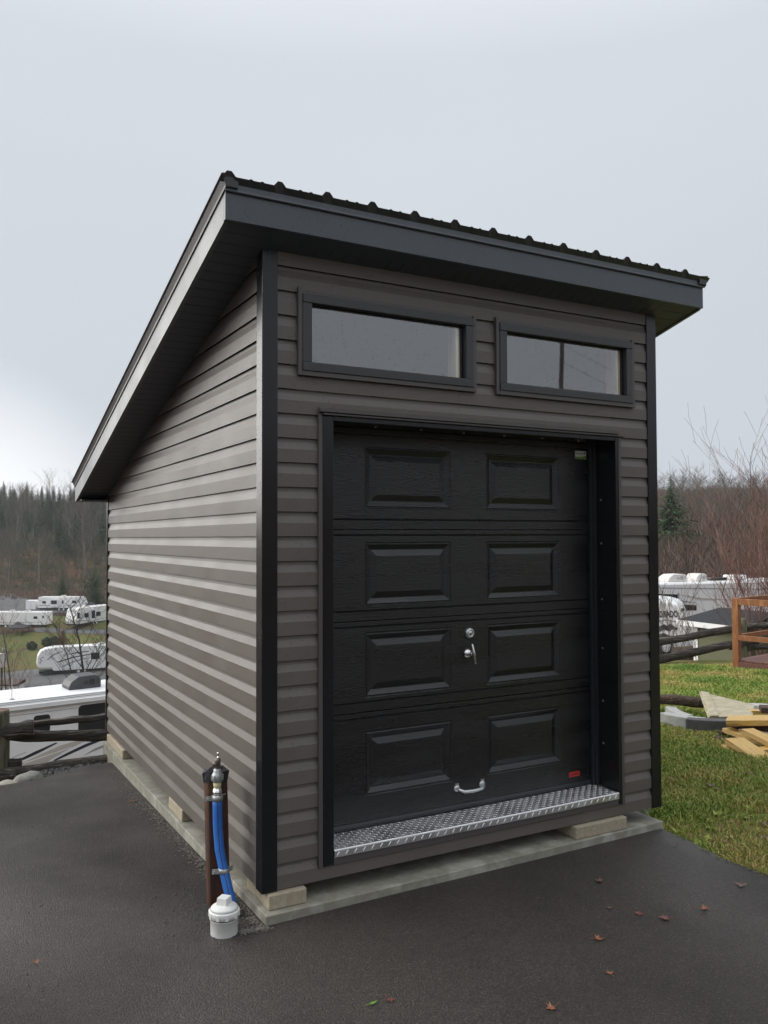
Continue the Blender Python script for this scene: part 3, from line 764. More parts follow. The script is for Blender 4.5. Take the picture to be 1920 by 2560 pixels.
# soffit boards under the overhangs (each board a course of the panel)
def zso(y): return 2.889 - SL * (y + OY) + .006
for (xa, xb) in ((-OX + .0205, .012), (WX - .012, WX + OX - .0205)):
    b = MB(); y = -OY + .0205; st_ = .0762
    while y < BY - .025:
        y2 = min(y + st_ - .008, BY - .021)
        b.quad((xa, y, zso(y)), (xb, y, zso(y)), (xb, y2, zso(y2)), (xa, y2, zso(y2)))
        y3 = min(y + st_, BY - .021)
        b.quad((xa, y2, zso(y2)), (xb, y2, zso(y2)), (xb, y2 + .002, zso(y2) + .005), (xa, y2 + .002, zso(y2) + .005))
        b.quad((xa, y2 + .002, zso(y2) + .005), (xb, y2 + .002, zso(y2) + .005), (xb, y3, zso(y3)), (xa, y3, zso(y3)))
        y += st_
    part(b, 'soffit', M['soffit'])
b = MB(); x = .012
while x < WX - .013:
    x2 = min(x + .068, WX - .012); ya, yb = -OY + .0205, .03
    b.quad((x, ya, zso(ya)), (x2, ya, zso(ya)), (x2, yb, zso(yb)), (x, yb, zso(yb)))
    x3 = min(x + .0762, WX - .012)
    b.quad((x2, ya, zso(ya) + .002), (x3, ya, zso(ya) + .002), (x3, yb, zso(yb) + .002), (x2, yb, zso(yb) + .002)); x += .0762
part(b, 'soffit', M['soffit'])
b = MB(); b.box(-OX + .021, DY - .03, ZB(BY) + .002, .0, BY - .021, ZB(BY) + .012); b.box(WX, DY - .03, ZB(BY) + .002, WX + OX - .021, BY - .021, ZB(BY) + .012); b.box(0.001, DY + .001, ZB(BY) + .002, WX - .001, BY - .021, ZB(BY) + .012)
part(b, 'soffit', M['soffit'])
# ribbed sheet metal roof
b = MB(); xs = []; x = -OX - .022
xz = [(-OX - .022, .0)]
for k in range(13):
    c_ = -.214 + k * .225
    if k < 12:
        xz += [(c_ - .028, 0), (c_ - .010, .021), (c_ + .010, .021), (c_ + .028, 0), (c_ + .085, 0), (c_ + .091, .004), (c_ + .099, .004), (c_ + .105, 0), (c_ + .135, 0), (c_ + .141, .004), (c_ + .149, .004), (c_ + .155, 0)]
    else:
        xz += [(c_ - .028, 0), (c_ - .010, .021), (c_ + .010, .021), (c_ + .028, 0), (WX + OX + .026, 0)]
xz[0] = (-OX - .026, .004)
xz = [p for i, p in enumerate(xz) if i == 0 or p[0] > xz[i - 1][0]]
y0, y1 = -OY - .030, BY + .04
zr = lambda y: 3.062 - SL * (y + .18)
for (xa, za), (xb, zb) in zip(xz, xz[1:]):
    b.quad((xa, y0, zr(y0) + za), (xb, y0, zr(y0) + zb), (xb, y1, zr(y1) + zb), (xa, y1, zr(y1) + za))
    b.quad((xa, y0, zr(y0) + za), (xb, y0, zr(y0) + zb), (xb, y0 + .02, zr(y0) - .022), (xa, y0 + .02, zr(y0) - .022))
b.quad((-OX, y0 + .02, zr(y0) - .022), (WX + OX, y0 + .02, zr(y0) - .022), (WX + OX, y1 - .02, zr(y1) - .016), (-OX, y1 - .02, zr(y1) - .016))
part(b, 'roof', M['roof'])

# ---- slab and the blocks the shed is levelled on
def slab():
    b = MB(); rnd = random.Random(4)
    x0, x1, y0, y1 = -.002, 2.425, -.062, 3.50
    b.hexa([(x0, y0, -.32), (x1 + .02, y0 + .028, -.32), (x1 + .02, y1, -.32), (x0 - .03, y1, -.32), (x0, y0, -.069), (x1 - .01, y0 + .030, -.069), (x1 - .01, y1, -.069), (x0 - .03, y1, -.069)])
    o = b.build('concrete_slab', M['concrete'], bev=.004)
    return tag(o, 'pale stained concrete slab under the shed at the edge of the asphalt', 'slab')
slab()
GB = 'levelling blocks under the shed'
def lblock(x0, y0, x1, y1, lab, z0=-.0685, z1=-.002):
    b = MB(); w, d = x1 - x0, y1 - y0
    b.box(-w / 2, -d / 2, 0, w / 2, d / 2, z1 - z0)
    o = b.build('levelling_block', M['block'], bev=.006, loc=((x0 + x1) / 2, (y0 + y1) / 2, z0))
    tag(o, lab, 'block', GB)
lblock(.026, -.022, .206, .26, 'tan block at the front left corner of the shed, beside the white pipe cap')
lblock(1.775, -.022, 2.145, .150, 'tan block under the front of the shed by the lawn, right of the door sill')
lblock(.004, 1.30, .19, 1.60, 'tan block under the side wall between the front and rear corner blocks')
lblock(-.012, 2.86, .19, 3.46, 'tan block under the rear end of the side wall by the rail fence')

# ================================================================== THINGS ON THE PAVING
# ---- standpipe: rusty stake, blue pipe clamped to it, valve on top
sp = thing('water_standpipe', 'rusty brown stake with blue water pipe clamped to it, beside the shed wall', 'standpipe', (-.128, .262, AZ(-.128, .262)))
b = MB(); pw = .050
HPOST = .60
def stake(z): 
    w = pw * (1 - .04 * z); return [(-w, -.012, z), (-w * .9, -.026, z), (w * .8, -.030, z), (w, -.016, z), (w, .022, z), (-w, .026, z)]
p, q = stake(-.05), stake(HPOST); n = 6
# it leans a little away from the wall
p = [(a + .020, b_, c_) for a, b_, c_ in p]; q = [(a + .004, b_, c_) for a, b_, c_ in q]
b.add(p + q, [(i, (i + 1) % n, n + (i + 1) % n, n + i) for i in range(n)] + [tuple(range(n, 2 * n))])
po = b.build('stake', M['rust'], sp, .003)
b = MB(); rnd = random.Random(9)
ring0 = []; ring1 = []; ring2 = []
for k in range(14):
    a = 2 * math.pi * k / 14; r = .050 + rnd.uniform(-.006, .006)
    sq = 1 / max(abs(math.cos(a)), abs(math.sin(a))) ** .6
    ring0.append((.004 + .054 * sq * math.cos(a), .036 * sq * math.sin(a), HPOST - .035 + rnd.uniform(-.022, .012)))
    ring1.append((.004 + (r + .010) * sq * math.cos(a), .040 * sq * math.sin(a), HPOST + .004 + rnd.uniform(-.006, .008)))
    ring2.append((.004 + .034 * math.cos(a) + rnd.uniform(-.004, .004), .022 * math.sin(a), HPOST + .018 + rnd.uniform(-.007, .009)))
b.add(ring0 + ring1, [(i, (i + 1) % 14, 14 + (i + 1) % 14, 14 + i) for i in range(14)]); b.add(ring1 + ring2, [(i, (i + 1) % 14, 14 + (i + 1) % 14, 14 + i) for i in range(14)]); b.add(ring2, [tuple(range(14))])
b.build('cap', M['cap'], po)
PX = [(.042, -.165, -.03), (.033, -.148, .05), (.020, -.123, .12), (.010, -.098, .19), (-.001, -.075, .27), (-.005, -.062, .36), (-.006, -.056, .46), (-.006, -.054, .497)]
b = MB(); b.tube(PX, .0215, 16); pi_ = b.build('water_pipe', M['hose'], sp)
b = MB(); pl = [(x - .006, y - .0210, z) for x, y, z in PX]; b.tube(pl, .0014, 6); b.build('pipe_line', M['dark'], pi_)
def clamp(z, pt, side2=True):
    b = MB(); x, y, _ = pt
    b.lathe([(.0220, -.011), (.0250, -.011), (.0257, 0), (.0250, .011), (.0220, .011)], (x, y, z), 20)
    b.hexa([(x - .052, y + .004, z - .010), (x - .018, y - .006, z - .010), (x - .018, y - .002, z - .010), (x - .052, y + .008, z - .010), (x - .052, y + .004, z + .012), (x - .018, y - .006, z + .010), (x - .018, y - .002, z + .010), (x - .052, y + .008, z + .012)])
    if side2: b.hexa([(x + .018, y - .006, z - .009), (x + .046, y + .010, z - .009), (x + .046, y + .014, z - .009), (x + .018, y - .002, z - .009), (x + .018, y - .006, z + .010), (x + .046, y + .010, z + .012), (x + .046, y + .014, z + .012), (x + .018, y - .002, z + .010)])
    for sx in ((-.042, .002), (.038, .004)) if side2 else ((-.042, .002),):
        b.tube([(x + sx[0], y + sx[1] + .004, z), (x + sx[0], y + sx[1] - .006, z)], [.006, .005], 10)
    b.build('pipe_clamp', M['zinc'], sp)
clamp(.185, (.011, -.100, 0)); clamp(.497, (-.006, -.055, 0), False)
SH_ = -.05
cxp, cyp = -.006, -.054
b = MB(); b.lathe([(0, .545), (.019, .545), (.0205, .55), (.0205, .556), (.019, .558), (.019, .566), (.0208, .568), (.0208, .576), (.019, .578), (.0185, .590), (0, .590)], (cxp, cyp, SH_), 20); b.box(cxp + .012, cyp - .02, .510, cxp + .034, cyp - .006, .516)
b.build('hose_band', M['chrome'], sp)
b = MB(); b.lathe([(0, .588), (.014, .588), (.0175, .600), (.0185, .622), (0, .622)], (cxp, cyp, SH_), 18); b.build('thread_tape', M['tape'], sp)
b = MB(); b.lathe([(0, .618), (.021, .618), (.026, .626), (.0275, .640), (.025, .652), (.020, .658), (.0175, .664), (.0165, .674), (.011, .678), (0, .678)], (cxp, cyp, SH_), 20)
for k in range(8): a = k * math.pi / 4; b.box(cxp + .026 * math.cos(a) - .003, cyp + .026 * math.sin(a) - .003, .578, cxp + .026 * math.cos(a) + .003, cyp + .026 * math.sin(a) + .003, .600)
b.build('coupling', M['zinc'], sp)
b = MB(); b.lathe([(0, .672), (.010, .674), (.0125, .684), (.013, .712), (.0115, .722), (0, .724)], (cxp + .002, cyp, SH_), 14); b.tube([(cxp, cyp, .650), (cxp - .014, cyp - .012, .652), (cxp - .022, cyp - .018, .647)], [.009, .011, .008], 10)
vv = b.build('tap_valve', M['brass'], sp)
b = MB(); b.lathe([(0, .720), (.0065, .720), (.0065, .728), (.004, .730), (.004, .741), (.0058, .742), (.0058, .748), (0, .750)], (cxp + .004, cyp, SH_), 10); b.build('valve_stem', M['chrome'], vv)

# ---- white cleanout
co_ = thing('pipe_cleanout', 'squat white plastic pipe stub with screw plug, standing by the slab corner', 'pipe cap', (-.178, -.030, AZ(-.178, -.030)))
b = MB(); b.lathe([(.055, -.06), (.0565, 0), (.057, .002), (.057, .058), (.0595, .060), (.0595, .066)], (0, 0, 0), 40)
b.build('pipe', M['pvc'], co_)
b = MB(); b.lathe([(.058, .066), (.0588, .0675), (.058, .069)], (0, 0, 0), 40); b.build('seam', M['dark'], co_)
b = MB(); b.lathe([(.0585, .069), (.0635, .071), (.0640, .096), (.062, .099), (.056, .100)], (0, 0, 0), 40)
for k in range(10):
    a = k * math.pi / 5 + .2; u = Vector((math.cos(a), math.sin(a), 0)); v = Vector((-u.y, u.x, 0)); c0 = u * .0625
    b.hexa([c0 - v * .006 + Vector((0, 0, .072)), c0 + v * .006 + Vector((0, 0, .072)), c0 + v * .0055 + u * .004 + Vector((0, 0, .073)), c0 - v * .0055 + u * .004 + Vector((0, 0, .073)), c0 - v * .006 + Vector((0, 0, .098)), c0 + v * .006 + Vector((0, 0, .098)), c0 + v * .005 + u * .003 + Vector((0, 0, .096)), c0 - v * .005 + u * .003 + Vector((0, 0, .096))])
b.build('collar', M['pvc'], co_)
b = MB(); b.lathe([(.0575, .099), (.058, .103), (.056, .105)], (0, 0, 0), 40); b.build('primer_ring', M['pvcgrey'], co_)
b = MB(); b.lathe([(.0565, .103), (.055, .110), (.040, .118), (.030, .121), (0, .121)], (0, 0, 0), 40)
ca, sa = math.cos(.75), math.sin(.75)
def rq(x, y, z): return (x * ca - y * sa, x * sa + y * ca, z)
b.hexa([rq(-.025, -.025, .112), rq(.025, -.025, .112), rq(.025, .025, .112), rq(-.025, .025, .112), rq(-.022, -.022, .150), rq(.022, -.022, .150), rq(.022, .022, .150), rq(-.022, .022, .150)])
b.build('plug', M['pvc'], co_, .002)

# ---- fallen leaves
LEAFM = [mat('leaf_' + n, c, .45, var=v, vscale=40) for n, c, v in (('red', (.17, .055, .04), (.11, .04, .032)), ('orange', (.26, .10, .045), (.15, .06, .035)), ('brown', (.14, .075, .05), (.09, .05, .035)), ('green', (.16, .28, .05), (.10, .20, .04)))]
def leaf(pos, size, rz, mi, label, seed, slim=False, curl=.3):
    size *= .70
    rnd = random.Random(seed); b = MB(); out = []
    if slim: prof = [(0, .06), (20, .4), (40, .34), (70, .2), (90, .24), (120, .34), (150, .45), (180, .55)]
    else: prof = [(0, .12), (18, .62), (32, .30), (52, .95), (66, .45), (78, .50), (90, 1.1)]
    half = []
    if not slim:
        for a, r in prof: half.append((a - 90, r))
        ang = [(-90 + (a + 90), r) for a, r in half]
        pts = [(math.cos(R(a)) * r, math.sin(R(a)) * r) for a, r in [(-90, .12), (-62, .55), (-38, .30), (-8, .95), (12, .5), (30, .98), (52, .48), (70, .62), (90, 1.12)]]
    else:
        pts = [(0, -.8), (.2, -.45), (.28, 0), (.2, .5), (0, 1.0)]
    full = pts + [(-x, y) for x, y in pts[-2:0:-1]]
    k = len(full); r = size / 2
    def lift(x, y): return curl * r * (x * x * 1.0 + .35 * y * y + .25 * x * y) + rnd.uniform(0, .10) * r + .004
    vs = [(0, 0, .004)] + [(x * r, y * r, lift(x, y)) for x, y in full]
    b.add(vs, [(0, i + 1, (i + 1) % k + 1) for i in range(k)], 0)
    b.tube([(0, -.1 * r, .005), (.05 * r, -.9 * r, .008), (.18 * r, -1.5 * r, .010)], [.0012, .001, .0008], 4)
    o = b.build('fallen_leaf', LEAFM[mi], None, recalc=False); o.location = pos; o.rotation_euler = (rnd.uniform(-.1, .1), rnd.uniform(-.1, .1), rz)
    tag(o, label, 'leaf', 'fallen leaves on the asphalt')
def asph(px, py):
    dd = ray(px, py); t = (-.12 - CAM.z) / dd.z; P = CAM + t * dd
    return Vector((P.x, P.y, AZ(P.x, P.y)))
for i, (px, py, sz, mi, lb) in enumerate([
    (1500, 2211, .085, 2, 'reddish brown curled leaf on the asphalt just in front of the slab'),
    (1854, 2219, .10, 2, 'brown curled leaf on the asphalt at the right edge of the photo'),
    (1759, 2279, .085, 1, 'orange brown leaf on the asphalt right of a dark red one'),
    (1598, 2292, .075, 0, 'dark red leaf lying flat on the asphalt, right half of the photo'),
    (1666, 2303, .095, 0, 'ragged red brown leaf on the asphalt between a flat red and an orange leaf'),
    (1524, 2276, .05, 2, 'small brown leaf scrap on the asphalt below the right levelling block'),
    (1494, 2355, .08, 1, 'bright orange leaf on the open asphalt, middle right'),
    (1524, 2442, .055, 1, 'small pale orange leaf on the asphalt, below the bright orange one'),
    (1380, 2528, .075, 1, 'orange leaf on the asphalt at the bottom edge of the photo'),
    (973, 2508, .06, 0, 'small red leaf on the asphalt beside the green scrap'),
    (930, 2518, .07, 3, 'green leaf scrap on the asphalt at the bottom of the photo'),
    (89, 2416, .055, 1, 'single orange leaf on the asphalt at the lower left of the photo'),
    (1690, 2120, .05, 2, 'small dark leaf on the asphalt by the lawn edge')]):
    leaf(asph(px, py), sz, i * 1.7 + .4, mi, lb, i, slim=(mi == 3), curl=.35 if mi != 0 else .2)
leaf(Vector((-.10, 2.05, AZ(-.1, 2.05))), .12, 1.2, 1, 'slim orange brown leaf by the slab left of the shed', 77, slim=True)
leaf(Vector((-.07, .235, AZ(-.07, .235))), .05, .3, 1, 'tiny orange leaf behind the foot of the blue water pipe', 78, slim=False)

# ---- loose asphalt crumbs, pale grit along the slab
def pebbles(name, spots, m, label, cat):
    b = MB()
    for (x, y, z, r, sd_) in spots:
        rnd = random.Random(sd_); vs = []
        ico = [(0, 0, -1), (.72, -.53, -.45), (-.28, -.85, -.45), (-.89, 0, -.45), (-.28, .85, -.45), (.72, .53, -.45), (.28, -.85, .45), (-.72, -.53, .45), (-.72, .53, .45), (.28, .85, .45), (.89, 0, .45), (0, 0, 1)]
        a = rnd.uniform(0, 6)
        for v in ico:
            k = r * rnd.uniform(.7, 1.2); vs.append((x + (v[0] * math.cos(a) - v[1] * math.sin(a)) * k, y + (v[0] * math.sin(a) + v[1] * math.cos(a)) * k, z + v[2] * k * .7))
        b.add(vs, [(0, 2, 1), (0, 3, 2), (0, 4, 3), (0, 5, 4), (0, 1, 5), (1, 2, 6), (2, 3, 7), (3, 4, 8), (4, 5, 9), (5, 1, 10), (6, 2, 7), (7, 3, 8), (8, 4, 9), (9, 5, 10), (10, 1, 6), (11, 6, 7), (11, 7, 8), (11, 8, 9), (11, 9, 10), (11, 10, 6)])
    o = b.build(name, m); tag(o, label, cat, kind='stuff'); return o
rnd = random.Random(21); sp_ = []
for i in range(430):
    t = rnd.random(); y = 2.95 + .42 * t + rnd.gauss(0, .05); x = -.05 - abs(rnd.gauss(0, .15)) - .30 * rnd.random() * t
    hgt = max(0, .022 * math.exp(-((x + .18) / .22) ** 2) * sstep(2.8, 3.2, y))
    sp_.append((x, y, AZ(x, min(y, 3.2)) - .042 - .12 * max(0, y - 3.15) + hgt * rnd.random() + .012, rnd.uniform(.008, .020), i))
for i in range(160): sp_.append((rnd.uniform(-.52, -.3), 2.97 + rnd.gauss(.05, .06), AZ(-.5, 2.95) - .01, rnd.uniform(.006, .018), 1000 + i))
pebbles('asphalt_crumbs', sp_, M['crumb'], 'loose black asphalt crumbs heaped at the rear corner of the slab', 'asphalt crumbs')
sp_ = []
for i in range(1500):      # coarse stone standing out of the rougher patches of paving
    if i < 650:
        x, y = -.16 + rnd.gauss(0, .11), .16 + rnd.gauss(0, .17)
    else:
        x, y = rnd.uniform(-1.0, -.06), rnd.uniform(-.3, 2.3)
        if noise.noise(Vector((x * 2.6, y * 2.6, 8))) < .12: continue
    if x > -.02 - .008 * y and y > -.08: continue
    sp_.append((x, y, AZ(x, y) - .0005, rnd.uniform(.003, .0068), 9000 + i))
pebbles('asphalt_crumbs', sp_, M['crumb'], 'coarse dark stones loose on the asphalt around the standpipe', 'asphalt crumbs')
sp_ = []
for i in range(1500):
    y = rnd.uniform(-.06, 2.9); x = -.012 - .03 * (y / 3.5) - abs(rnd.gauss(0, .022 + .012 * y))
    sp_.append((x, y, AZ(x, y) + .002, rnd.uniform(.0025, .006), i))
for i in range(260):
    t = rnd.random(); x = -.12 + .125 * t + rnd.gauss(0, .008); y = -.065 - .01 * t + rnd.gauss(0, .012)
    sp_.append((x, y, AZ(x, y) + .002, rnd.uniform(.002, .005), 5000 + i))
pebbles('grit', sp_, M['grit'], 'pale grit lying along the foot of the slab', 'grit')

# ---- stones at the rear edge of the paving
def stone(name, c, sx, sy, sz, rz, m, label, seed):
    bm = bmesh.new(); bmesh.ops.create_icosphere(bm, subdivisions=3, radius=1)
    for v in bm.verts:
        k = 1 + .28 * noise.noise(v.co * 1.3 + Vector((seed * 7.1, 0, 0))) + .08 * noise.noise(v.co * 4 + Vector((0, seed, 0)))
        v.co = v.co * k; v.co.x *= sx; v.co.y *= sy; v.co.z *= sz
    for f in bm.faces: f.smooth = True
    me = bpy.data.meshes.new(name); bm.to_mesh(me); bm.free(); me.materials.append(m)
    o = bpy.data.objects.new(name, me); COL.objects.link(o); o.location = c; o.rotation_euler = (0, 0, rz)
    return tag(o, label, 'stone', 'stones along the edge of the paving')
PR = math.atan2(RT.y, RT.x)
def pdn(px, py, d): return at(px, py, d)
stone('field_stone', at(76, 1951, 6.05), .115, .09, .062, PR + .1, M['rock'], 'rounded brown grey stone under the bottom fence rail', 1)
stone('field_stone', at(18, 1966, 6.02), .095, .08, .042, PR, M['rockpale'], 'greenish pale stone at the left edge of the photo', 2)
stone('field_stone', at(134, 1943, 6.25), .10, .08, .035, PR - .15, M['rockpale'], 'flat tan stone beside the asphalt crumbs', 3)
stone('field_stone', at(200, 1934, 6.40), .085, .07, .03, PR - .15, M['rock'], 'flat grey stone half buried in the asphalt crumbs', 4)
stone('field_stone', at(1725, 1911, 0) if False else ground_pt(1725, 1911), .035, .025, .02, .3, M['rockpale'], 'small grey stone on the lawn below the curved grey blocks', 5)

# ================================================================== SPLIT RAIL FENCES
def rail_mesh(p, q, r, seed, flat=.8, bend=.02, n=14, r_end=None):
    rnd = random.Random(seed); p = Vector(p); q = Vector(q); b = MB()
    ax = (q - p).normalized(); L = (q - p).length; side = ax.cross(Vector((0, 0, 1))).normalized(); upv = side.cross(ax)
    k = 26; vs = []
    for i in range(k):
        t = i / (k - 1); c = p.lerp(q, t) + upv * (bend * (noise.noise(Vector((t * 4, seed, 0))))) + side * (.5 * bend * noise.noise(Vector((t * 3, seed, 9))))
        rr = r * (1 + .18 * noise.noise(Vector((t * 6, seed * 3.3, 2))))
        for j in range(n):
            a = 2 * math.pi * j / n
            k2 = rr * (1 + .24 * noise.noise(Vector((math.cos(a) * 1.5, math.sin(a) * 1.5, t * L * .6 + seed))) + .10 * noise.noise(Vector((math.cos(a) * 4, math.sin(a) * 4, t * L * 2.2 + seed))))
            vs.append(c + side * math.cos(a) * k2 * flat + upv * math.sin(a) * k2)
    b.add(vs, [(i * n + j, i * n + (j + 1) % n, (i + 1) * n + (j + 1) % n, (i + 1) * n + j) for i in range(k - 1) for j in range(n)], 0, True)
    b.add(vs[:n], [tuple(range(n))[::-1]], 1); b.add(vs[-n:], [tuple(range(n))], 1)
    return b
def post_mesh(c, r, z0, z1, seed):
    rnd = random.Random(seed); b = MB(); n = 16; vs = []
    ks = [z0, z0 + (z1 - z0) * .3, z0 + (z1 - z0) * .65, z1 - .02, z1]
    for i, z in enumerate(ks):
        for j in range(n):
            a = 2 * math.pi * j / n; k = r * (1 + .10 * noise.noise(Vector((math.cos(a), math.sin(a), z * 2 + seed))) + .05 * noise.noise(Vector((math.cos(a) * 5, math.sin(a) * 5, seed)))) * (.96 if i == 4 else 1)
            vs.append((c[0] + k * math.cos(a), c[1] + k * math.sin(a), z))
    b.add(vs, [(i * n + j, i * n + (j + 1) % n, (i + 1) * n + (j + 1) % n, (i + 1) * n + j) for i in range(4) for j in range(n)], 0, True)
    b.add(vs[-n:], [tuple(range(n))], 1)
    return b
fl = thing('rail_fence', 'low weathered split rail fence at the paving edge in front of the motorhome', 'fence')
P0 = at(-6, 1775, 6.45); zt = P0.z
post_mesh(P0, .088, G(P0.x, P0.y) - .2, zt, 3).build('post', [M['post'], M['logcut']], fl)
PB = at(-240, 1775, 6.3)
LG = [M['log'], M['logcut']]
rail_mesh(at(60, 1812, 6.62), at(330, 1783, 7.05), .028, 11, .9).build('rail', LG, fl)
rail_mesh(at(-30, 1838, 6.42), at(330, 1838, 7.0), .050, 12, .8, .03).build('rail', LG, fl)
rail_mesh(at(-60, 1947, 6.36), at(330, 1896, 6.62), .058, 13, .8, .02).build('rail', LG, fl)
rail_mesh(at(-60, 1838, 6.36), at(84, 1819, 6.50), .056, 14, .9, .01).build('rail', LG, fl)
rail_mesh(at(-60, 1922, 6.42), at(54, 1905, 6.50), .035, 15, .9, .01).build('rail', LG, fl)
rail_mesh(at(-400, 1800, 6.2), at(-20, 1800, 6.42), .045, 16, .9, .02).build('rail', LG, fl)
fr = thing('rail_fence', 'weathered split rail fence across the top of the lawn behind the wooden deck', 'fence')
PP = at(1856, 1546, 15.4)
post_mesh(PP, .072, G(PP.x, PP.y) - .2, PP.z, 5).build('post', [M['post'], M['logcut']], fr)
PL_ = at(1500, 1570, 13.6); post_mesh(PL_, .075, G(PL_.x, PL_.y) - .2, PL_.z, 6).build('post', [M['post'], M['logcut']], fr)
rail_mesh(at(1500, 1636, 13.35), at(1850, 1566, 15.3), .062, 21, .8, .05).build('rail', LG, fr)
rail_mesh(at(1500, 1682, 13.35), at(1850, 1605, 15.3), .070, 22, .8, .05).build('rail', LG, fr)
rail_mesh(at(1820, 1614, 15.2), at(1895, 1600, 15.5), .075, 23, .8, .03).build('rail', LG, fr)
rail_mesh(at(1858, 1570, 15.5), at(2150, 1540, 16.6), .06, 24, .8, .05).build('rail', LG, fr)
rail_mesh(at(1858, 1622, 15.5), at(2150, 1600, 16.6), .06, 25, .8, .05).build('rail', LG, fr)

# ================================================================== DECK
dk = thing('deck', 'stained wooden deck with cedar railing at the edge of the lawn', 'deck')
C0 = at(1826, 1343, 13.0); C0.z = 0
def uv(u, d): return Vector((RH.x * u + FH.x * d, RH.y * u + FH.y * d, 0))
FR = uv(.62, -.78).normalized(); BK = uv(.78, .62).normalized(); ZV = Vector((0, 0, 1))
def obox(mb, o, a, b_, la, lb, z0, z1, mi=0):
    p = [o, o + a * la, o + a * la + b_ * lb, o + b_ * lb]
    mb.hexa([v + ZV * z0 for v in p] + [v + ZV * z1 for v in p], mi)
zf, zr_ = -.345, .60
for (o, la) in ((C0, .10), (C0 + FR * 2.2, .10), (C0 + BK * 2.3, .10), (C0 + BK * 4.4, .10)):
    b = MB(); obox(b, o, FR, BK, .10, .10, -.56 if (o - C0).length < .1 else zf + .001, zr_); b.build('post', M['cedar'], dk, .004)
b = MB(); obox(b, C0 + FR * .102, FR, BK, 2.096, .04, .50, .595); b.build('rail', M['cedar'], dk, .004)
b = MB(); obox(b, C0 + FR * .102, FR, BK, 2.096, .04, -.045, .035); b.build('rail', M['cedar'], dk, .004)
b = MB(); obox(b, C0 + BK * .102, BK, FR, 4.2, .04, .505, .598); b.build('rail', M['cedar'], dk, .004)
b = MB(); obox(b, C0 + BK * .102, BK, FR, 4.2, .04, -.040, .03); b.build('rail', M['cedar'], dk, .004)
for k in range(16):
    b = MB(); obox(b, C0 + FR * (.03 + k * .145) + BK * .03, FR, BK, .138, 4.5, zf - .03, zf); b.build('floor_board', M['deck'], dk, .003)
b = MB(); obox(b, C0 + FR * .102 + BK * .0, FR, BK, 2.25, .03, -.53, zf - .032); b.build('rim_board', M['deck'], dk, .003)
b = MB(); obox(b, C0 + BK * .102, BK, FR, 4.4, .03, -.53, zf - .032); b.build('rim_board', M['deck'], dk, .003)
b = MB(); obox(b, C0 + FR * 1.3 + BK * .1, FR, BK, .1, .1, -.8, -.54); b.build('foot', M['cedar'], dk)

# ================================================================== FIRE PIT BLOCKS, BOARDS AND LOG ON THE LAWN
def eblock(px, py, d, a0, a1, rad, w, h, m, label, tilt=0):
    """curved edging block: an arc seen from above"""
    P = at(px, py, d); b = MB(); k = 7; n = k + 1
    vs = []
    for z in (0, h):
        for r_ in (rad, rad + w):
            for i in range(n):
                a = R(a0 + (a1 - a0) * i / k); vs.append(((r_ - rad - w / 2) * math.cos(a) + rad * (math.cos(a) - math.cos(R((a0 + a1) / 2))), (r_ - rad - w / 2) * math.sin(a) + rad * (math.sin(a) - math.sin(R((a0 + a1) / 2))), z))
    fs = []
    for i in range(k):
        fs += [(i, i + 1, n + i + 1, n + i), (2 * n + i, 3 * n + i, 3 * n + i + 1, 2 * n + i + 1), (i, 2 * n + i, 2 * n + i + 1, i + 1), (n + i, n + i + 1, 3 * n + i + 1, 3 * n + i)]
    fs += [(0, n, 3 * n, 2 * n), (k, 2 * n + k, 3 * n + k, n + k)]
    b.add(vs, fs); o = b.build('edging_block', m, None, .008, loc=(P.x, P.y, G(P.x, P.y) + .005))
    o.rotation_euler = (0, tilt, PR)
    tag(o, label, 'edging block', 'curved blocks ringing the fire pit'); return o
eblock(1690, 1796, 8.35, 165, 205, .62, .11, .10, M['edging'], 'light grey curved block at the left end of the ring', .05)
eblock(1707, 1815, 7.95, 205, 245, .62, .11, .115, M['edging'], 'pale grey curved block with a smooth front, beside the dark one')
eblock(1786, 1822, 7.75, 240, 285, .62, .11, .115, M['edgingdk'], 'dark grey curved block in front of the white boards')
eblock(1872, 1768, 8.75, 70, 105, .62, .11, .10, M['edging'], 'light grey curved block behind the white boards')
eblock(1935, 1775, 8.6, 30, 66, .62, .11, .10, M['edging'], 'grey curved block at the far side of the ring, right edge of the photo')
lg = rail_mesh(at(1560, 1740, 8.75), at(1768, 1757, 8.55), .055, 41, .95, .01).build('log', LG)
lg.data.materials[0] = mat('brown_log', (.13, .085, .055), .85, var=[(.05, .033, .024), (.20, .14, .095)], vscale=5, stretch=(.6, 6, 9), bump=1, bscale=10, bdist=.03)
tag(lg, 'split brown log lying on the lawn by the fire pit blocks', 'log')
b = MB(); A, B_, C_, D_ = at(1748, 1733, 8.4), at(1884, 1765, 8.35), at(1880, 1793, 7.95), at(1770, 1797, 7.9)
nn = (B_ - A).cross(D_ - A).normalized(); nn = nn if nn.z > 0 else -nn
pn = thing('board_panel', 'weathered white panel of nailed boards leaning on the fire pit blocks', 'board panel')
for i, (t0, t1) in enumerate(((0, .06), (.067, .52), (.527, 1.0))):
    bb = MB()
    q = [A.lerp(D_, t0), B_.lerp(C_, t0), B_.lerp(C_, t1), A.lerp(D_, t1)]
    bb.hexa([v for v in q] + [v + nn * .018 for v in q]); bb.build('board', M['oldwood'], pn, .002)
bb = MB(); q = [A + (B_ - A) * .02, A + (B_ - A) * .16, D_ + (C_ - D_) * .22, D_ + (C_ - D_) * .02]
bb.hexa([v + nn * .0185 for v in q] + [v + nn * .034 for v in q]); bb.build('batten', M['oldwood'], pn, .002)
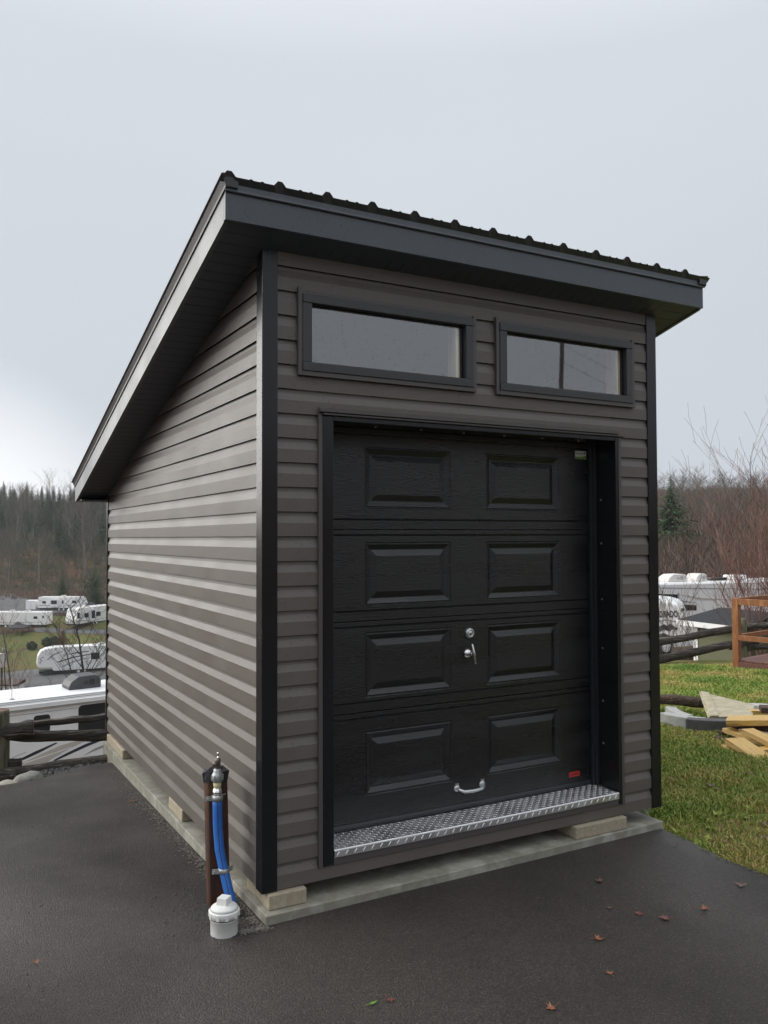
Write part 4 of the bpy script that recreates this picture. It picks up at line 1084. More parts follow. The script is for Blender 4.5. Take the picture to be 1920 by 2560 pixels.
def plank(p, q, w, t, m, label, roll=0, name='plank'):
    p, q = Vector(p), Vector(q); ax = (q - p).normalized(); sd_ = ax.cross(ZV).normalized()
    upv = sd_.cross(ax).normalized(); sd_, upv = sd_ * math.cos(roll) + upv * math.sin(roll), upv * math.cos(roll) - sd_ * math.sin(roll)
    b = MB(); L = (q - p).length; v = []
    for (x, s_, u) in ((0, -1, -1), (L, -1, -1), (L, 1, -1), (0, 1, -1), (0, -1, 1), (L, -1, 1), (L, 1, 1), (0, 1, 1)): v.append((x, s_ * w / 2, u * t / 2))
    b.hexa(v); o = b.build(name, m, None, .004)
    mt = Matrix((ax, sd_, upv)).transposed().to_4x4(); mt.translation = p; o.matrix_world = mt
    return tag(o, label, 'plank', 'boards heaped by the fire pit')
plank(at(1818, 1802, 7.45), at(1990, 1800, 7.2), .24, .05, M['lumber'], 'broad yellow wet board, topmost of the heap beside the white panel')
plank(at(1816, 1824, 7.45), at(1950, 1872, 6.9), .10, .04, M['lumber'], 'long narrow yellow board crossing the heap under the broad one')
plank(at(1835, 1851, 7.0), at(1912, 1902, 6.62), .17, .05, M['lumber'], 'thick sawn yellow board at the front of the heap, ends cut square')
plank(at(1816, 1868, 7.02), at(1872, 1905, 6.72), .11, .05, M['lumber'], 'short yellow board lying on the grass under the thick sawn one')
plank(at(1786, 1846, 7.4), at(1850, 1862, 7.3), .09, .05, M['bark'], 'dark bark covered board end poking out left of the heap')
plank(at(1826, 1838, 7.5), at(1990, 1856, 7.3), .16, .05, M['bark'], 'dark brown board in the middle of the heap under the yellow ones')
plank(at(1868, 1828, 7.15), at(1995, 1888, 6.6), .12, .05, M['lumber'], 'yellow board end right of the thick sawn board, at the edge of the photo')
plank(at(1830, 1813, 7.5), at(2000, 1832, 7.1), .10, .045, M['bark'], 'dark board lying between the broad yellow board and the long narrow one')
plank(at(1850, 1826, 7.35), at(1960, 1846, 7.1), .09, .04, M['oldwood'], 'pale grey board scrap in the middle of the heap')
plank(at(1800, 1832, 7.45), at(1835, 1828, 7.5), .06, .03, M['bark'], 'small dark wood scrap at the left foot of the heap')
plank(at(1880, 1880, 6.85), at(2000, 1868, 6.75), .12, .045, M['lumber'], 'yellow board crossing behind the thick sawn board at the lower right')
plank(at(1872, 1908, 6.55), at(1985, 1900, 6.5), .07, .03, M['bark'], 'dark strip of wood on the grass in front of the heap')
plank(at(1900, 1772, 7.9), at(2000, 1776, 7.8), .16, .05, M['bark'], 'dark brown board behind the broad yellow one, right edge of the photo')
plank(at(1876, 1778, 8.1), at(1990, 1784, 8.0), .09, .03, M['lumber'], 'narrow yellow strip of wood behind the broad board')

# ================================================================== GRASS
def grass():
    import numpy as np
    rnd = random.Random(5); vs = []; fs = []
    def inside(x, y):
        c_ = False; n = len(lawn); j = n - 1
        for i in range(n):
            xi, yi = lawn[i]; xj, yj = lawn[j]
            if (yi > y) != (yj > y) and x < (xj - xi) * (y - yi) / (yj - yi) + xi: c_ = not c_
            j = i
        return c_
    cnt = 0
    while cnt < 165000:
        th = R(rnd.uniform(14, 31) if cnt < 130000 else rnd.uniform(4, 42)); d = 3.6 + (13.6 - 3.6) * rnd.random() ** .75
        u = d * math.tan(th); P = CAM + Vector((FH.x * d + RH.x * u, FH.y * d + RH.y * u, 0)); x, y = P.x, P.y
        if not inside(x, y): continue
        cl = noise.noise(Vector((x * 2.2, y * 2.2, 0)))
        if rnd.random() > .75 + .6 * cl: continue
        z = G(x, y) + .008; h = rnd.uniform(.012, .042) * (1 + .9 * max(0, cl)) * (1.35 if d > 8 else 1); w = rnd.uniform(.0018, .0040) * (1 + d * .08)
        a = rnd.uniform(0, 6.283); lean = rnd.uniform(.2, 1.1) * h; b_ = rnd.uniform(0, 6.283)
        dx, dy = math.cos(a) * w, math.sin(a) * w; lx, ly = math.cos(b_) * lean, math.sin(b_) * lean
        o = len(vs)
        vs += [(x - dx, y - dy, z), (x + dx, y + dy, z), (x + dx * .7 + lx * .4, y + dy * .7 + ly * .4, z + h * .65), (x - dx * .7 + lx * .4, y - dy * .7 + ly * .4, z + h * .65), (x + lx, y + ly, z + h * .9)]
        fs += [(o, o + 1, o + 2, o + 3), (o + 3, o + 2, o + 4)]; cnt += 1
    for (xa, ya_), (xb, yb_) in zip(edge_r[2:10], edge_r[3:11]):
        for i in range(int(900 * math.hypot(xb - xa, yb_ - ya_))):
            t = rnd.random(); x = xa + (xb - xa) * t + rnd.uniform(-.02, .07); y = ya_ + (yb_ - ya_) * t
            if noise.noise(Vector((x * 9, y * 9, 5))) < -.1: continue
            z = max(G(x, y), AZ(x, y) - .03); h = rnd.uniform(.02, .06); a = rnd.uniform(0, 6.283); w = .0022; l_ = rnd.uniform(.3, 1.2) * h
            b_ = math.pi + rnd.uniform(-1.2, 1.2); dx, dy = math.cos(a) * w, math.sin(a) * w; lx, ly = math.cos(b_) * l_, math.sin(b_) * l_; o = len(vs)
            vs += [(x - dx, y - dy, z), (x + dx, y + dy, z), (x + dx * .7 + lx * .4, y + dy * .7 + ly * .4, z + h * .7), (x - dx * .7 + lx * .4, y - dy * .7 + ly * .4, z + h * .7), (x + lx, y + ly, z + h * .85)]
            fs += [(o, o + 1, o + 2, o + 3), (o + 3, o + 2, o + 4)]
    for i in range(260):   # broad leaved weeds
        th = R(rnd.uniform(15, 29)); d = rnd.uniform(4, 11); u = d * math.tan(th); x = CAM.x + FH.x * d + RH.x * u; y = CAM.y + FH.y * d + RH.y * u
        if not inside(x, y): continue
        z = G(x, y) + .012
        for k in range(rnd.randint(5, 9)):
            a = rnd.uniform(0, 6.283); L_ = rnd.uniform(.018, .045); w = L_ * .26; up_ = rnd.uniform(.2, .8) * L_; ca_, sa_ = math.cos(a), math.sin(a); o = len(vs)
            vs += [(x, y, z), (x + ca_ * L_ * .5 - sa_ * w, y + sa_ * L_ * .5 + ca_ * w, z + up_ * .7), (x + ca_ * L_, y + sa_ * L_, z + up_), (x + ca_ * L_ * .5 + sa_ * w, y + sa_ * L_ * .5 - ca_ * w, z + up_ * .7)]
            fs += [(o, o + 1, o + 2, o + 3)]
    me = bpy.data.meshes.new('grass'); me.from_pydata(vs, [], fs); me.materials.append(M['grass'])
    o = bpy.data.objects.new('grass', me); COL.objects.link(o)
    tag(o, 'short wet green and yellowing grass on the lawn', 'grass', kind='stuff')
    # leaf litter in the grass
    for i, (px, py) in enumerate([(1680, 1958), (1835, 1935), (1880, 1947), (1790, 1985), (1778, 1975), (1915, 2110), (1815, 2120), (1915, 2075), (1750, 1850), (1672, 1830)]):
        P = ground_pt(px, py, 4)
        leaf(P + Vector((0, 0, .03)), rnd.uniform(.06, .11), rnd.uniform(0, 6), 2 if i % 3 else 1, 'brown dead leaf lying in the grass of the lawn', 200 + i, slim=i % 2 == 1)
        bpy.data.objects[-1] if False else None
grass()

# ================================================================== CAMPERS AND OUTBUILDINGS
def boxed(mb, x0, y0, z0, x1, y1, z1, mi=0): mb.box(x0, y0, z0, x1, y1, z1, mi)
def wheel(parent, x, y, r, w, nm='wheel', fine=False, col=None):
    b = MB(); b.lathe([(r * .55, -w / 2), (r * .9, -w / 2), (r, -w * .3), (r, w * .3), (r * .9, w / 2), (r * .55, w / 2)], (x, y, r), 20, axis='y')
    o = b.build(nm, M['rubber'], parent)
    b = MB(); b.lathe([(0, -w * .42), (r * .5, -w * .48), (r * .58, -w * .4), (r * .58, w * .4), (0, w * .4)], (x, y, r), 16, axis='y'); b.build('rim', col or M['paint'], o)
def rv_frame(pl, pr):
    """yaw so that +x runs from pl to pr"""
    v = pr - pl; return math.atan2(v.y, v.x)
def ac_unit(parent, x, y, z, m, L=1.0, Wd=.7, H=.34):
    b = MB()
    prof = [(0, 0), (L, 0), (L, H * .62), (L * .93, H * .92), (L * .80, H), (L * .30, H * .96), (L * .08, H * .60), (0, H * .25)]
    b.prism([(x + a, y - Wd / 2, z + c_) for a, c_ in prof], (0, 0, 0), (0, Wd, 0))
    o = b.build('air_conditioner', m, parent, .03, 3)
    b = MB()
    for k in range(5): b.box(x + L * .46 + k * .032, y - Wd / 2 - .006, z + H * .3, x + L * .46 + k * .032 + .014, y - Wd / 2 + .01, z + H * .62)
    for k in range(3): b.box(x + L * .86 + k * .03, y - Wd / 2 - .006, z + H * .3, x + L * .86 + k * .03 + .013, y - Wd / 2 + .01, z + H * .70)
    b.box(x + L * .64, y - Wd / 2 - .006, z + H * .28, x + L * .80, y - Wd / 2 + .01, z + H * .72)
    b.build('vent_grille', M['rubber'] if m is M['acdark'] else M['grey'], o)
    return o

# ---- A: the motorhome just below the fence on the left
ZA = -3.79
Pl = at(0, 1757, 27.0); Pr = at(262, 1728, 29.05); Pl.z = Pr.z = ZA
ya = rv_frame(Pl, Pr); axA = Vector((math.cos(ya), math.sin(ya), 0)); nyA = Vector((-axA.y, axA.x, 0))
OA = Pl - axA * 3.2; OA.z = ZA - 3.25
mh = thing('motorhome', 'white motorhome with beige and black swooshes parked below the rail fence', 'motorhome', OA, ya)
LA, HA = 10.5, 3.25
b = MB(); pr = [(0, 0, .45), (0, 0, HA - .06), (0, .05, HA), (0, 2.35, HA), (0, 2.45, HA - .06), (0, 2.45, .45)]
b.prism(pr, (0, 0, 0), (LA, 0, 0)); b.build('body', M['paint'], mh, .04)
b = MB(); b.box(.02, .03, HA + .002, LA - .02, 2.42, HA + .03); b.build('roof', M['rvroof'], mh)
b = MB(); b.box(.3, -.10, HA - .26, LA - 1, -.002, HA - .10); b.box(.3, -.06, HA - .30, LA - 1, -.002, HA - .262)
b.build('awning', M['paint'], mh, .02)
b = MB(); b.box(.0, -.012, HA - .05, LA, -.002, HA - .03); b.box(.3, -.115, HA - .255, LA - 1, -.1, HA - .235); b.box(0, -.01, HA - .43, LA, -.002, HA - .415)
b.build('trim_line', M['grey'], mh)
def locA(px, py, y=0):
    P = hit(px, py, OA + nyA * y, nyA); v = P - OA; return v.dot(axA), v.z
def decalA(pts, m, name='graphic', y=-.006):
    q = [locA(*p) for p in pts]; b = MB(); b.prism([(x, y, z) for x, z in q], (0, 0, 0), (0, -y - .001, 0)); b.build(name, m, mh)
def rrect(x0, z0, x1, z1, r, y):
    out = []
    for cx0, cz0, a0 in ((x1 - r, z0 + r, -90), (x1 - r, z1 - r, 0), (x0 + r, z1 - r, 90), (x0 + r, z0 + r, 180)):
        for k in range(5): a = R(a0 + k * 22.5); out.append((cx0 + r * math.cos(a), y, cz0 + r * math.sin(a)))
    return out
x0, z1 = locA(196, 1764); x1, z0 = locA(262, 1822)
b = MB(); b.prism(rrect(x0, z0 - .05, x1 + 1.1, z1, .14, -.012), (0, 0, 0), (0, .011, 0)); b.build('window', M['glassd'], mh)
x0, z1 = locA(84, 1790); x1, z0 = locA(125, 1829)
b = MB(); b.prism(rrect(x0, z0, x1, z1, .10, -.012), (0, 0, 0), (0, .011, 0)); b.build('window', M['glassd'], mh)
sw = lambda L: [(x * .24855, 1450 + y * .24855) for x, y in L]
decalA(sw([(200, 1800), (340, 1730), (560, 1635), (580, 1640), (380, 1745), (230, 1812)]), M['navy'])
decalA(sw([(120, 1785), (262, 1728), (264, 1733), (122, 1792)]), M['grey'])
decalA(sw([(225, 1840), (420, 1745), (620, 1660), (860, 1590), (900, 1600), (700, 1695), (520, 1800), (480, 1830), (230, 1875)]), M['beige'])
decalA(sw([(232, 1842), (480, 1758), (720, 1680), (718, 1686), (480, 1768), (240, 1850)]), M['paint'], y=-.012)
decalA(sw([(530, 1815), (700, 1725), (860, 1650), (1040, 1580), (1400, 1450), (1400, 1470), (1060, 1600), (880, 1672), (720, 1745), (560, 1818)]), M['navy'])
decalA(sw([(830, 1770), (960, 1690), (1060, 1650), (1300, 1590), (1300, 1605), (1070, 1672), (960, 1715)]), M['grey'])
for x in (1.3, 8.2): wheel(mh, x, .16, .42, .3)
xa, _ = locA(152, 1700); ac_unit(mh, xa + .55, 1.35, HA + .03, M['acdark'], 1.12, .85, .46)
b = MB(); xb, _ = locA(250, 1710); b.lathe([(0, 0), (.26, 0), (.25, .12), (.12, .2), (0, .21)], (xb + 1.6, 1.2, HA + .03), 14); b.build('roof_vent', M['acwhite'], mh)
b = MB(); xb, _ = locA(9, 1740); b.lathe([(0, 0), (.09, 0), (.07, .03), (.012, .04), (.012, .75), (0, .76)], (xb + .35, .42, HA + .03), 8); b.build('aerial', M['grey'], mh)

# ---- a simple travel trailer, seen far off
def trailer(label, P, yaw, L=9.0, H=2.75, Wd=2.4, slant='right', wins=(), doors=(), acs=(), stripes=True, fifth=False, name='travel_trailer', bay=None, vents=True):
    o = thing(name, label, 'camper', P, yaw)
    z0 = .62
    if fifth:
        prof = [(0, 1.55), (.12, 1.25), (.55, 1.12), (1.9, 1.12), (2.0, .75), (2.25, z0), (L, z0), (L, H - .1), (L - .1, H), (2.4, H + .05), (1.1, H - .12), (.45, H - .45), (.1, H - 1.1)]
    elif slant == 'right':
        prof = [(0, z0), (L - .25, z0), (L, z0 + .5), (L - .05, z0 + .9), (L - .55, H - .25), (L - .9, H), (.1, H), (0, H - .1)]
    else:
        prof = [(L, z0), (.25, z0), (0, z0 + .5), (.05, z0 + .9), (.55, H - .25), (.9, H), (L - .1, H), (L, H - .1)]
    b = MB(); b.prism([(x, 0, z) for x, z in prof], (0, 0, 0), (0, Wd, 0)); b.build('body', M['paint'], o, .05)
    for (x, z, w, h) in wins:
        b = MB(); b.prism(rrect(x, z, x + w, z + h, .07, -.02), (0, 0, 0), (0, .019, 0)); b.build('window', M['glassd'], o)
    for (x, w) in doors:
        b = MB(); b.box(x, -.02, z0 + .08, x + w, -.002, z0 + 1.85); d = b.build('door', M['rvroof'], o)
        b = MB(); b.prism(rrect(x + w * .3, z0 + 1.2, x + w * .7, z0 + 1.65, .05, -.03), (0, 0, 0), (0, .009, 0)); b.build('door_window', M['glassd'], d)
    if bay:
        b = MB(); b.box(bay[0], -.35, z0 + .25, bay[0] + bay[1], -.003, H - .45); s = b.build('slide_out', M['rvroof'], o)
        b = MB(); b.prism(rrect(bay[0] + .25, z0 + .75, bay[0] + bay[1] - .25, H - .65, .06, -.37), (0, 0, 0), (0, .018, 0)); b.build('slide_window', M['glassd'], s)
    if stripes:
        b = MB()
        b.prism([(.1, -.012, z0 + .62), (L * .5, -.012, z0 + .40), (L - .5, -.012, z0 + .55), (L - .5, -.012, z0 + .48), (L * .5, -.012, z0 + .30), (.1, -.012, z0 + .45)], (0, 0, 0), (0, .011, 0)); b.build('graphic', M['grey'], o)
    b = MB(); b.box(.3, .05, .35, L - .4, Wd - .05, z0 - .002); b.build('chassis', M['rubber'], o)
    for x in acs: ac_unit(o, x, Wd / 2, H + .002, M['acwhite'], .95, .7, .30)
    if vents:
        for k, x in enumerate((L * .3, L * .62)):
            b = MB(); b.box(x, Wd * .35, H + .002, x + .4, Wd * .35 + .4, H + .12); b.build('roof_vent', M['acwhite'], o, .03)
    for x in (L * .46, L * .46 + .85): wheel(o, x, .14, .36, .24)
    return o
def place(px0, px1, d0, d1):
    a, c_ = ga(px0, d0), ga(px1, d1); z = min(a.z, c_.z) if True else a.z
    a.z = c_.z = (a.z + c_.z) / 2 - .05
    return a, rv_frame(a, c_), (c_ - a).length
P, yw, L = place(97, 211, 163, 163)
trailer('white travel trailer with a big dark slide-out window at the foot of the hill', P, yw, L, 2.75, wins=((.8, 1.5, .7, .45), (4.6, 1.45, .35, .6), (L - 2.3, 1.55, .8, .5)), acs=(4.0,), bay=(2.4, 1.6))
P, yw, L = place(-70, 118, 152, 151)
trailer('white trailer with a brown rear door behind the dark gazebo, left edge of the photo', P, yw, L, 2.9, slant='left', wins=((L - 2.4, 1.7, .7, .45), (3.2, 1.6, 1.0, .55), (1.2, 1.6, .8, .5)), acs=(L - 4.6, L - 7.5), doors=((L - 1.0, .75),))
P, yw, L = place(191, 300, 149, 158)
trailer('white trailer seen end-on through bare branches, close to the shed wall', P, yw + .12, 10, 3.4, slant='left', wins=((.4, 1.6, .6, 1.0), (2.2, 1.6, 1.0, .8), (5.2, 1.6, 1.2, .8)), acs=(3.3,), bay=(3.4, 1.4))
P, yw, L = place(95, 330, 113, 118)
fw5 = trailer('white fifth-wheel trailer with a rounded nose and sweeping dark stripes', P, yw, 11.5, 3.75, fifth=True, name='fifth_wheel_trailer', wins=((6.9, 1.9, 1.1, .9), (9.2, 1.9, 1.0, .9)), acs=(7.9,), stripes=False)
for pts, m in (([(1.2, 2.2), (2.0, 2.9), (3.2, 3.3), (3.3, 3.22), (2.2, 2.75), (1.5, 2.2)], 'grey'), ([(2.9, 2.6), (5.0, 3.0), (6.6, 3.1), (6.6, 3.0), (5.0, 2.85)], 'navy'), ([(2.4, 1.8), (4.5, 2.4), (7.0, 2.7), (7.0, 2.6), (4.6, 2.25), (2.7, 1.75)], 'navy'), ([(2.9, 1.1), (4.8, 1.9), (6.6, 2.2), (6.6, 2.1), (4.9, 1.75), (3.3, 1.1)], 'grey')):
    b = MB(); b.prism([(x, -.012, z) for x, z in pts], (0, 0, 0), (0, .011, 0)); b.build('graphic', M[m], fw5)
for k, (x, z) in enumerate([(.35, 2.3), (.45, 2.05), (.3, 1.8), (.62, 2.5)]):
    b = MB(); b.box(x, -.012, z, x + .22, -.001, z + .10); b.build('marking', M['navy'], fw5)

def hut(name, label, cat, P, yaw, w, d, h, roofh, mw, mr, over=.15, flat=False):
    o = thing(name, label, cat, P, yaw); b = MB(); b.box(0, 0, 0, w, d, h); b.build('wall', mw, o)
    b = MB()
    if flat: b.hexa([(-over, -over, h + .002), (w + over, -over, h + .002), (w + over, d + over, h + .002), (-over, d + over, h + .002), (-over, -over, h + roofh * .4), (w + over, -over, h + roofh * .4), (w + over, d + over, h + roofh), (-over, d + over, h + roofh)])
    else: b.prism([(-over, -over, h), (w + over, -over, h), (w + over, -over, h + .05), (w / 2, -over, h + roofh), (-over, -over, h + .05)], (0, 0, 0), (0, d + 2 * over, 0))
    b.build('roof', mr, o); b = MB(); b.box(w * .3, -.02, .1, w * .7, -.001, h * .85); dd = b.build('door', M['rvroof'], o)
    b = MB(); b.box(w * .63, -.06, h * .42, w * .66, -.021, h * .46); b.build('handle', M['rubber'], dd)
    return o
hut('storage_shed', 'small white storage shed left of the farthest travel trailer', 'shed', ga(66, 163), PR, 1.85, 1.8, 1.65, .1, M['paint'], M['rvroof'], .03, True)
hut('storage_shed', 'pale hut with a rusty flat roof behind bare branches, left edge of the photo', 'shed', ga(-12, 84), PR, 2.2, 2.0, 2.0, .35, M['paint'], M['rust'], .1, True)
def gazebo(label, P, yaw, w, h, m=M['canvas']):
    o = thing('gazebo', label, 'gazebo', P, yaw)
    for x in (0, w):
        for y in (0, w):
            b = MB(); b.box(x - .05, y - .05, 0, x + .05, y + .05, h); b.build('post', M['rubber'], o)
    b = MB(); a = -.25; c_ = w + .25; q = w * .33; r_ = w * .67
    B0 = [(a, a, h), (c_, a, h), (c_, c_, h), (a, c_, h)]; B1 = [(q, q, h + .55), (r_, q, h + .55), (r_, r_, h + .55), (q, r_, h + .55)]; B2 = [(q - .1, q - .1, h + .62), (r_ + .1, q - .1, h + .62), (r_ + .1, r_ + .1, h + .62), (q - .1, r_ + .1, h + .62)]; T = (w / 2, w / 2, h + 1.0)
    for i in range(4):
        b.quad(B0[i], B0[(i + 1) % 4], B1[(i + 1) % 4], B1[i]); b.tri(B2[i], B2[(i + 1) % 4], T)
        j = (i + 1) % 4; p, q_ = Vector(B0[i]), Vector(B0[j]); b.quad(p, q_, q_ - Vector((0, 0, .18)), p - Vector((0, 0, .18)))
    b.build('roof', m, o); return o
gazebo('dark roofed gazebo standing in front of the white trailer at the left edge', ga(19, 146), PR, 2.7, 1.6)
gazebo('low grey gazebo at the right end of the farthest travel trailer', ga(206, 160), PR, 2.6, 1.5)
# grey box on a pole close below
ub = thing('meter_box', 'grey white meter box on a post at the left edge of the photo', 'meter box', ga(8, 62)); 
PB_ = at(2, 1650, 62); zb = PB_.z - ub.location.z
b = MB(); b.box(-.06, -.06, 0, .06, .06, zb - .5); b.build('post', M['darkbark'], ub)
b = MB(); b.box(-.75, -.3, zb - .48, .30, .1, zb + .55); b.build('box', M['acwhite'], ub, .03)
b = MB(); b.tube([(.12, -.1, zb + .551), (.12, -.1, zb + .95)], .11, 10); b.build('mast', M['grey'], ub)
b = MB(); b.lathe([(0, -.02), (.05, -.02), (.05, 0)], (-.35, -.303, zb + .05), 10, axis='y'); b.build('knob', M['rubber'], ub)

# ---- right side: motorhome roofline, trailer with lettering, olive shed
ZM = -.55
a0 = at(1560, 1463, 37); a1 = at(2100, 1470, 41); a0.z = a1.z = ZM
ym = rv_frame(a0, a1); Om = a0.copy(); Om.z = ZM - 3.3
m2 = thing('motorhome', 'long white motorhome behind the red twig bush, two air conditioners on its roof', 'motorhome', Om, ym)
LM = 11
b = MB(); b.prism([(0, 0, .4), (0, 0, 3.22), (0, .06, 3.3), (0, 2.4, 3.3), (0, 2.5, 3.22), (0, 2.5, .4)], (0, 0, 0), (LM, 0, 0)); b.build('body', M['paint'], m2, .03)
axM = Vector((math.cos(ym), math.sin(ym), 0)); nM = Vector((-axM.y, axM.x, 0))
def locM(px, py):
    P = hit(px, py, Om, nM); v = P - Om; return v.dot(axM), v.z
def decM(pts, m, name, y=-.012):
    b = MB(); b.prism([(x, y, z) for x, z in [locM(*p) for p in pts]], (0, 0, 0), (0, -y - .001, 0)); b.build(name, m, m2)
decM([(1600, 1483), (1694, 1486), (1694, 1510), (1600, 1512)], M['glassd'], 'window')
decM([(1704, 1511), (1741, 1513), (1741, 1526), (1704, 1526)], M['glassd'], 'window')
decM([(1694, 1482), (1698, 1482), (1698, 1514), (1694, 1514)], M['grey'], 'trim_line')
decM([(1600, 1468), (1940, 1472), (1940, 1474), (1600, 1470)], M['grey'], 'trim_line')
decM([(1698, 1486), (1752, 1494), (1830, 1500), (1752, 1500)], M['beige'], 'graphic')
decM([(1698, 1500), (1740, 1506), (1700, 1506)], M['grey'], 'graphic')
for px, L_, in ((1692, 1.05), (1763, .62)):
    x, _ = locM(px, 1460); ac_unit(m2, x, 1.0, 3.302, M['acwhite'], L_, .8, .36)
x, _ = locM(1812, 1455); b = MB(); b.box(x, .9, 3.302, x + .95, 1.6, 3.45); b.build('roof_vent', M['glassd'], m2, .04)
x, _ = locM(1862, 1455); b = MB(); b.box(x, .7, 3.302, x + .8, 1.5, 3.55); b.build('roof_pod', M['paint'], m2, .08, 3)
for x in (2.2, 8.5): wheel(m2, x, .15, .42, .3)

# trailer whose nose carries the lettering
c0 = at(1560, 1343, 25.6); c1 = at(1714, 1343, 25.0); c0.z = c1.z = -3.4
yc = rv_frame(c0, c1); Oc = c0.copy(); axC = Vector((math.cos(yc), math.sin(yc), 0)); nC = Vector((-axC.y, axC.x, 0))
ct = thing('fifth_wheel_trailer', 'white trailer nose lettered with a mountain picture, behind the right rails of the fence', 'camper', Oc, yc)
Lc = (c1 - c0).length
def locC(px, py):
    P = hit(px, py, Oc, nC); v = P - Oc; return v.dot(axC), v.z
b = MB(); poly = [locC(*p) for p in ((1480, 1504), (1600, 1500), (1650, 1502), (1675, 1505), (1695, 1511), (1708, 1522), (1716, 1545), (1719, 1565), (1720, 1584), (1712, 1592), (1690, 1596), (1650, 1600), (1480, 1600))]
b.prism([(x, 0, z) for x, z in poly], (0, 0, 0), (0, 2.4, 0)); b.build('body', M['paint'], ct, .07, 3)
b = MB(); xz_, zz_ = locC(1707, 1524); b.box(xz_ - .05, -.03, zz_ - .04, xz_ + .05, -.002, zz_ + .04); b.build('marker_lamp', M['rubber'], ct)
b = MB(); b.box(.2, .3, .25, Lc - .8, 2.1, locC(1650, 1600)[1] - .01); b.build('chassis', M['rubber'], ct)
xr, zt_ = locC(1694, 1530); xl, _ = locC(1621, 1530); hh = abs(locC(1660, 1526)[1] - locC(1660, 1543)[1])
txt('COLORADO', hh * 1.32, M['navy'], 'lettering', ct, Matrix.Translation(((xl + xr) / 2, -.012, locC(1660, 1536)[1])) @ Matrix.Rotation(R(-2.5), 4, 'Y') @ UPR, .004, .006, (xr - xl) / (hh * 1.32 * 5.55))
def decC(pts, m, name, y=-.010):
    b = MB(); b.prism([(x, y, z) for x, z in [locC(*p) for p in pts]], (0, 0, 0), (0, -y - .001, 0)); b.build(name, m, ct)
decC([(1640, 1575), (1650, 1565), (1660, 1560), (1668, 1565), (1676, 1559), (1684, 1565), (1695, 1570), (1690, 1576), (1680, 1573), (1672, 1578), (1660, 1574), (1650, 1579)], M['navy'], 'mountain_graphic')
decC([(1640, 1553), (1665, 1548), (1690, 1553), (1690, 1555), (1665, 1551), (1640, 1556)], M['grey'], 'graphic')
decC([(1640, 1590), (1658, 1582), (1682, 1592), (1670, 1594), (1640, 1598)], M['canvas'], 'graphic')
for x in (.8, 1.6): wheel(ct, x, .15, .36, .24)

# olive shed with shingle roof
e0 = at(1733, 1343, 20.0); e1 = at(1825, 1343, 19.0); zg = G(e0.x, e0.y)
e0.z = e1.z = zg - .2
ye = rv_frame(e0, e1); Oe = e0.copy(); axE = Vector((math.cos(ye), math.sin(ye), 0)); nE = Vector((-axE.y, axE.x, 0))
def locE(px, py):
    P = hit(px, py, Oe, nE); v = P - Oe; return v.dot(axE), v.z
os_ = thing('garden_shed', 'olive clapboard shed with grey shingle roof and white corner boards behind the fence', 'shed', Oe, ye)
ze = locE(1740, 1556)[1]; xe1 = locE(1850, 1560)[0]
b = MB(); b.box(0, 0, 0, xe1, 1.9, ze); b.build('wall', M['olive'], os_)
zt2 = ze + .26
b = MB(); b.hexa([(-.32, -.22, ze), (xe1 + .3, -.22, ze), (xe1 + .3, .95, zt2), (-.10, .95, zt2), (-.32, -.22, ze + .05), (xe1 + .3, -.22, ze + .05), (xe1 + .3, .95, zt2 + .05), (-.10, .95, zt2 + .05)])
b.hexa([(-.10, .95, zt2), (xe1 + .3, .95, zt2), (xe1 + .3, 2.1, ze), (-.32, 2.1, ze), (-.10, .95, zt2 + .05), (xe1 + .3, .95, zt2 + .05), (xe1 + .3, 2.1, ze + .05), (-.32, 2.1, ze + .05)]); b.build('roof', M['shingle'], os_)
b = MB(); b.box(-.34, -.25, ze - .075, xe1 + .3, -.222, ze + .045); b.box(-.34, -.222, ze - .075, -.322, 2.1, ze + .045); b.build('fascia', M['paint'], os_)
b = MB(); b.box(-.02, -.02, 0, .11, -.002, ze - .08); b.build('corner_board', M['paint'], os_)
b = MB(); b.box(-.022, -.002, 0, -.002, .12, ze - .08); b.build('corner_board', M['paint'], os_)

# ================================================================== ROADS AND MEADOWS IN THE VALLEY
def strip(name, pts, mat_, zoff, step):
    sheet(name, [(p.x, p.y) for p in pts], mat_, zoff, step, G, .05, True, .3, len(name))
def gl_(L): return [ga(px, d) for px, d in L]
strip('meadow', gl_([(-260, 92), (420, 92), (420, 159), (-260, 157)]), M['meadow'], .06, 4)
strip('gravel_road', gl_([(-260, 155), (70, 156), (140, 161), (420, 164), (420, 168), (110, 168), (60, 176), (30, 186), (-260, 180)]), M['gravel'], .09, 4)
strip('gravel_pad', gl_([(-200, 100), (60, 104), (330, 108), (330, 122), (80, 119), (-200, 112)]), M['gravel'], .11, 4)
strip('gravel_path', gl_([(90, 148), (330, 145), (330, 149.5), (90, 151)]), M['gravel'], .12, 3)

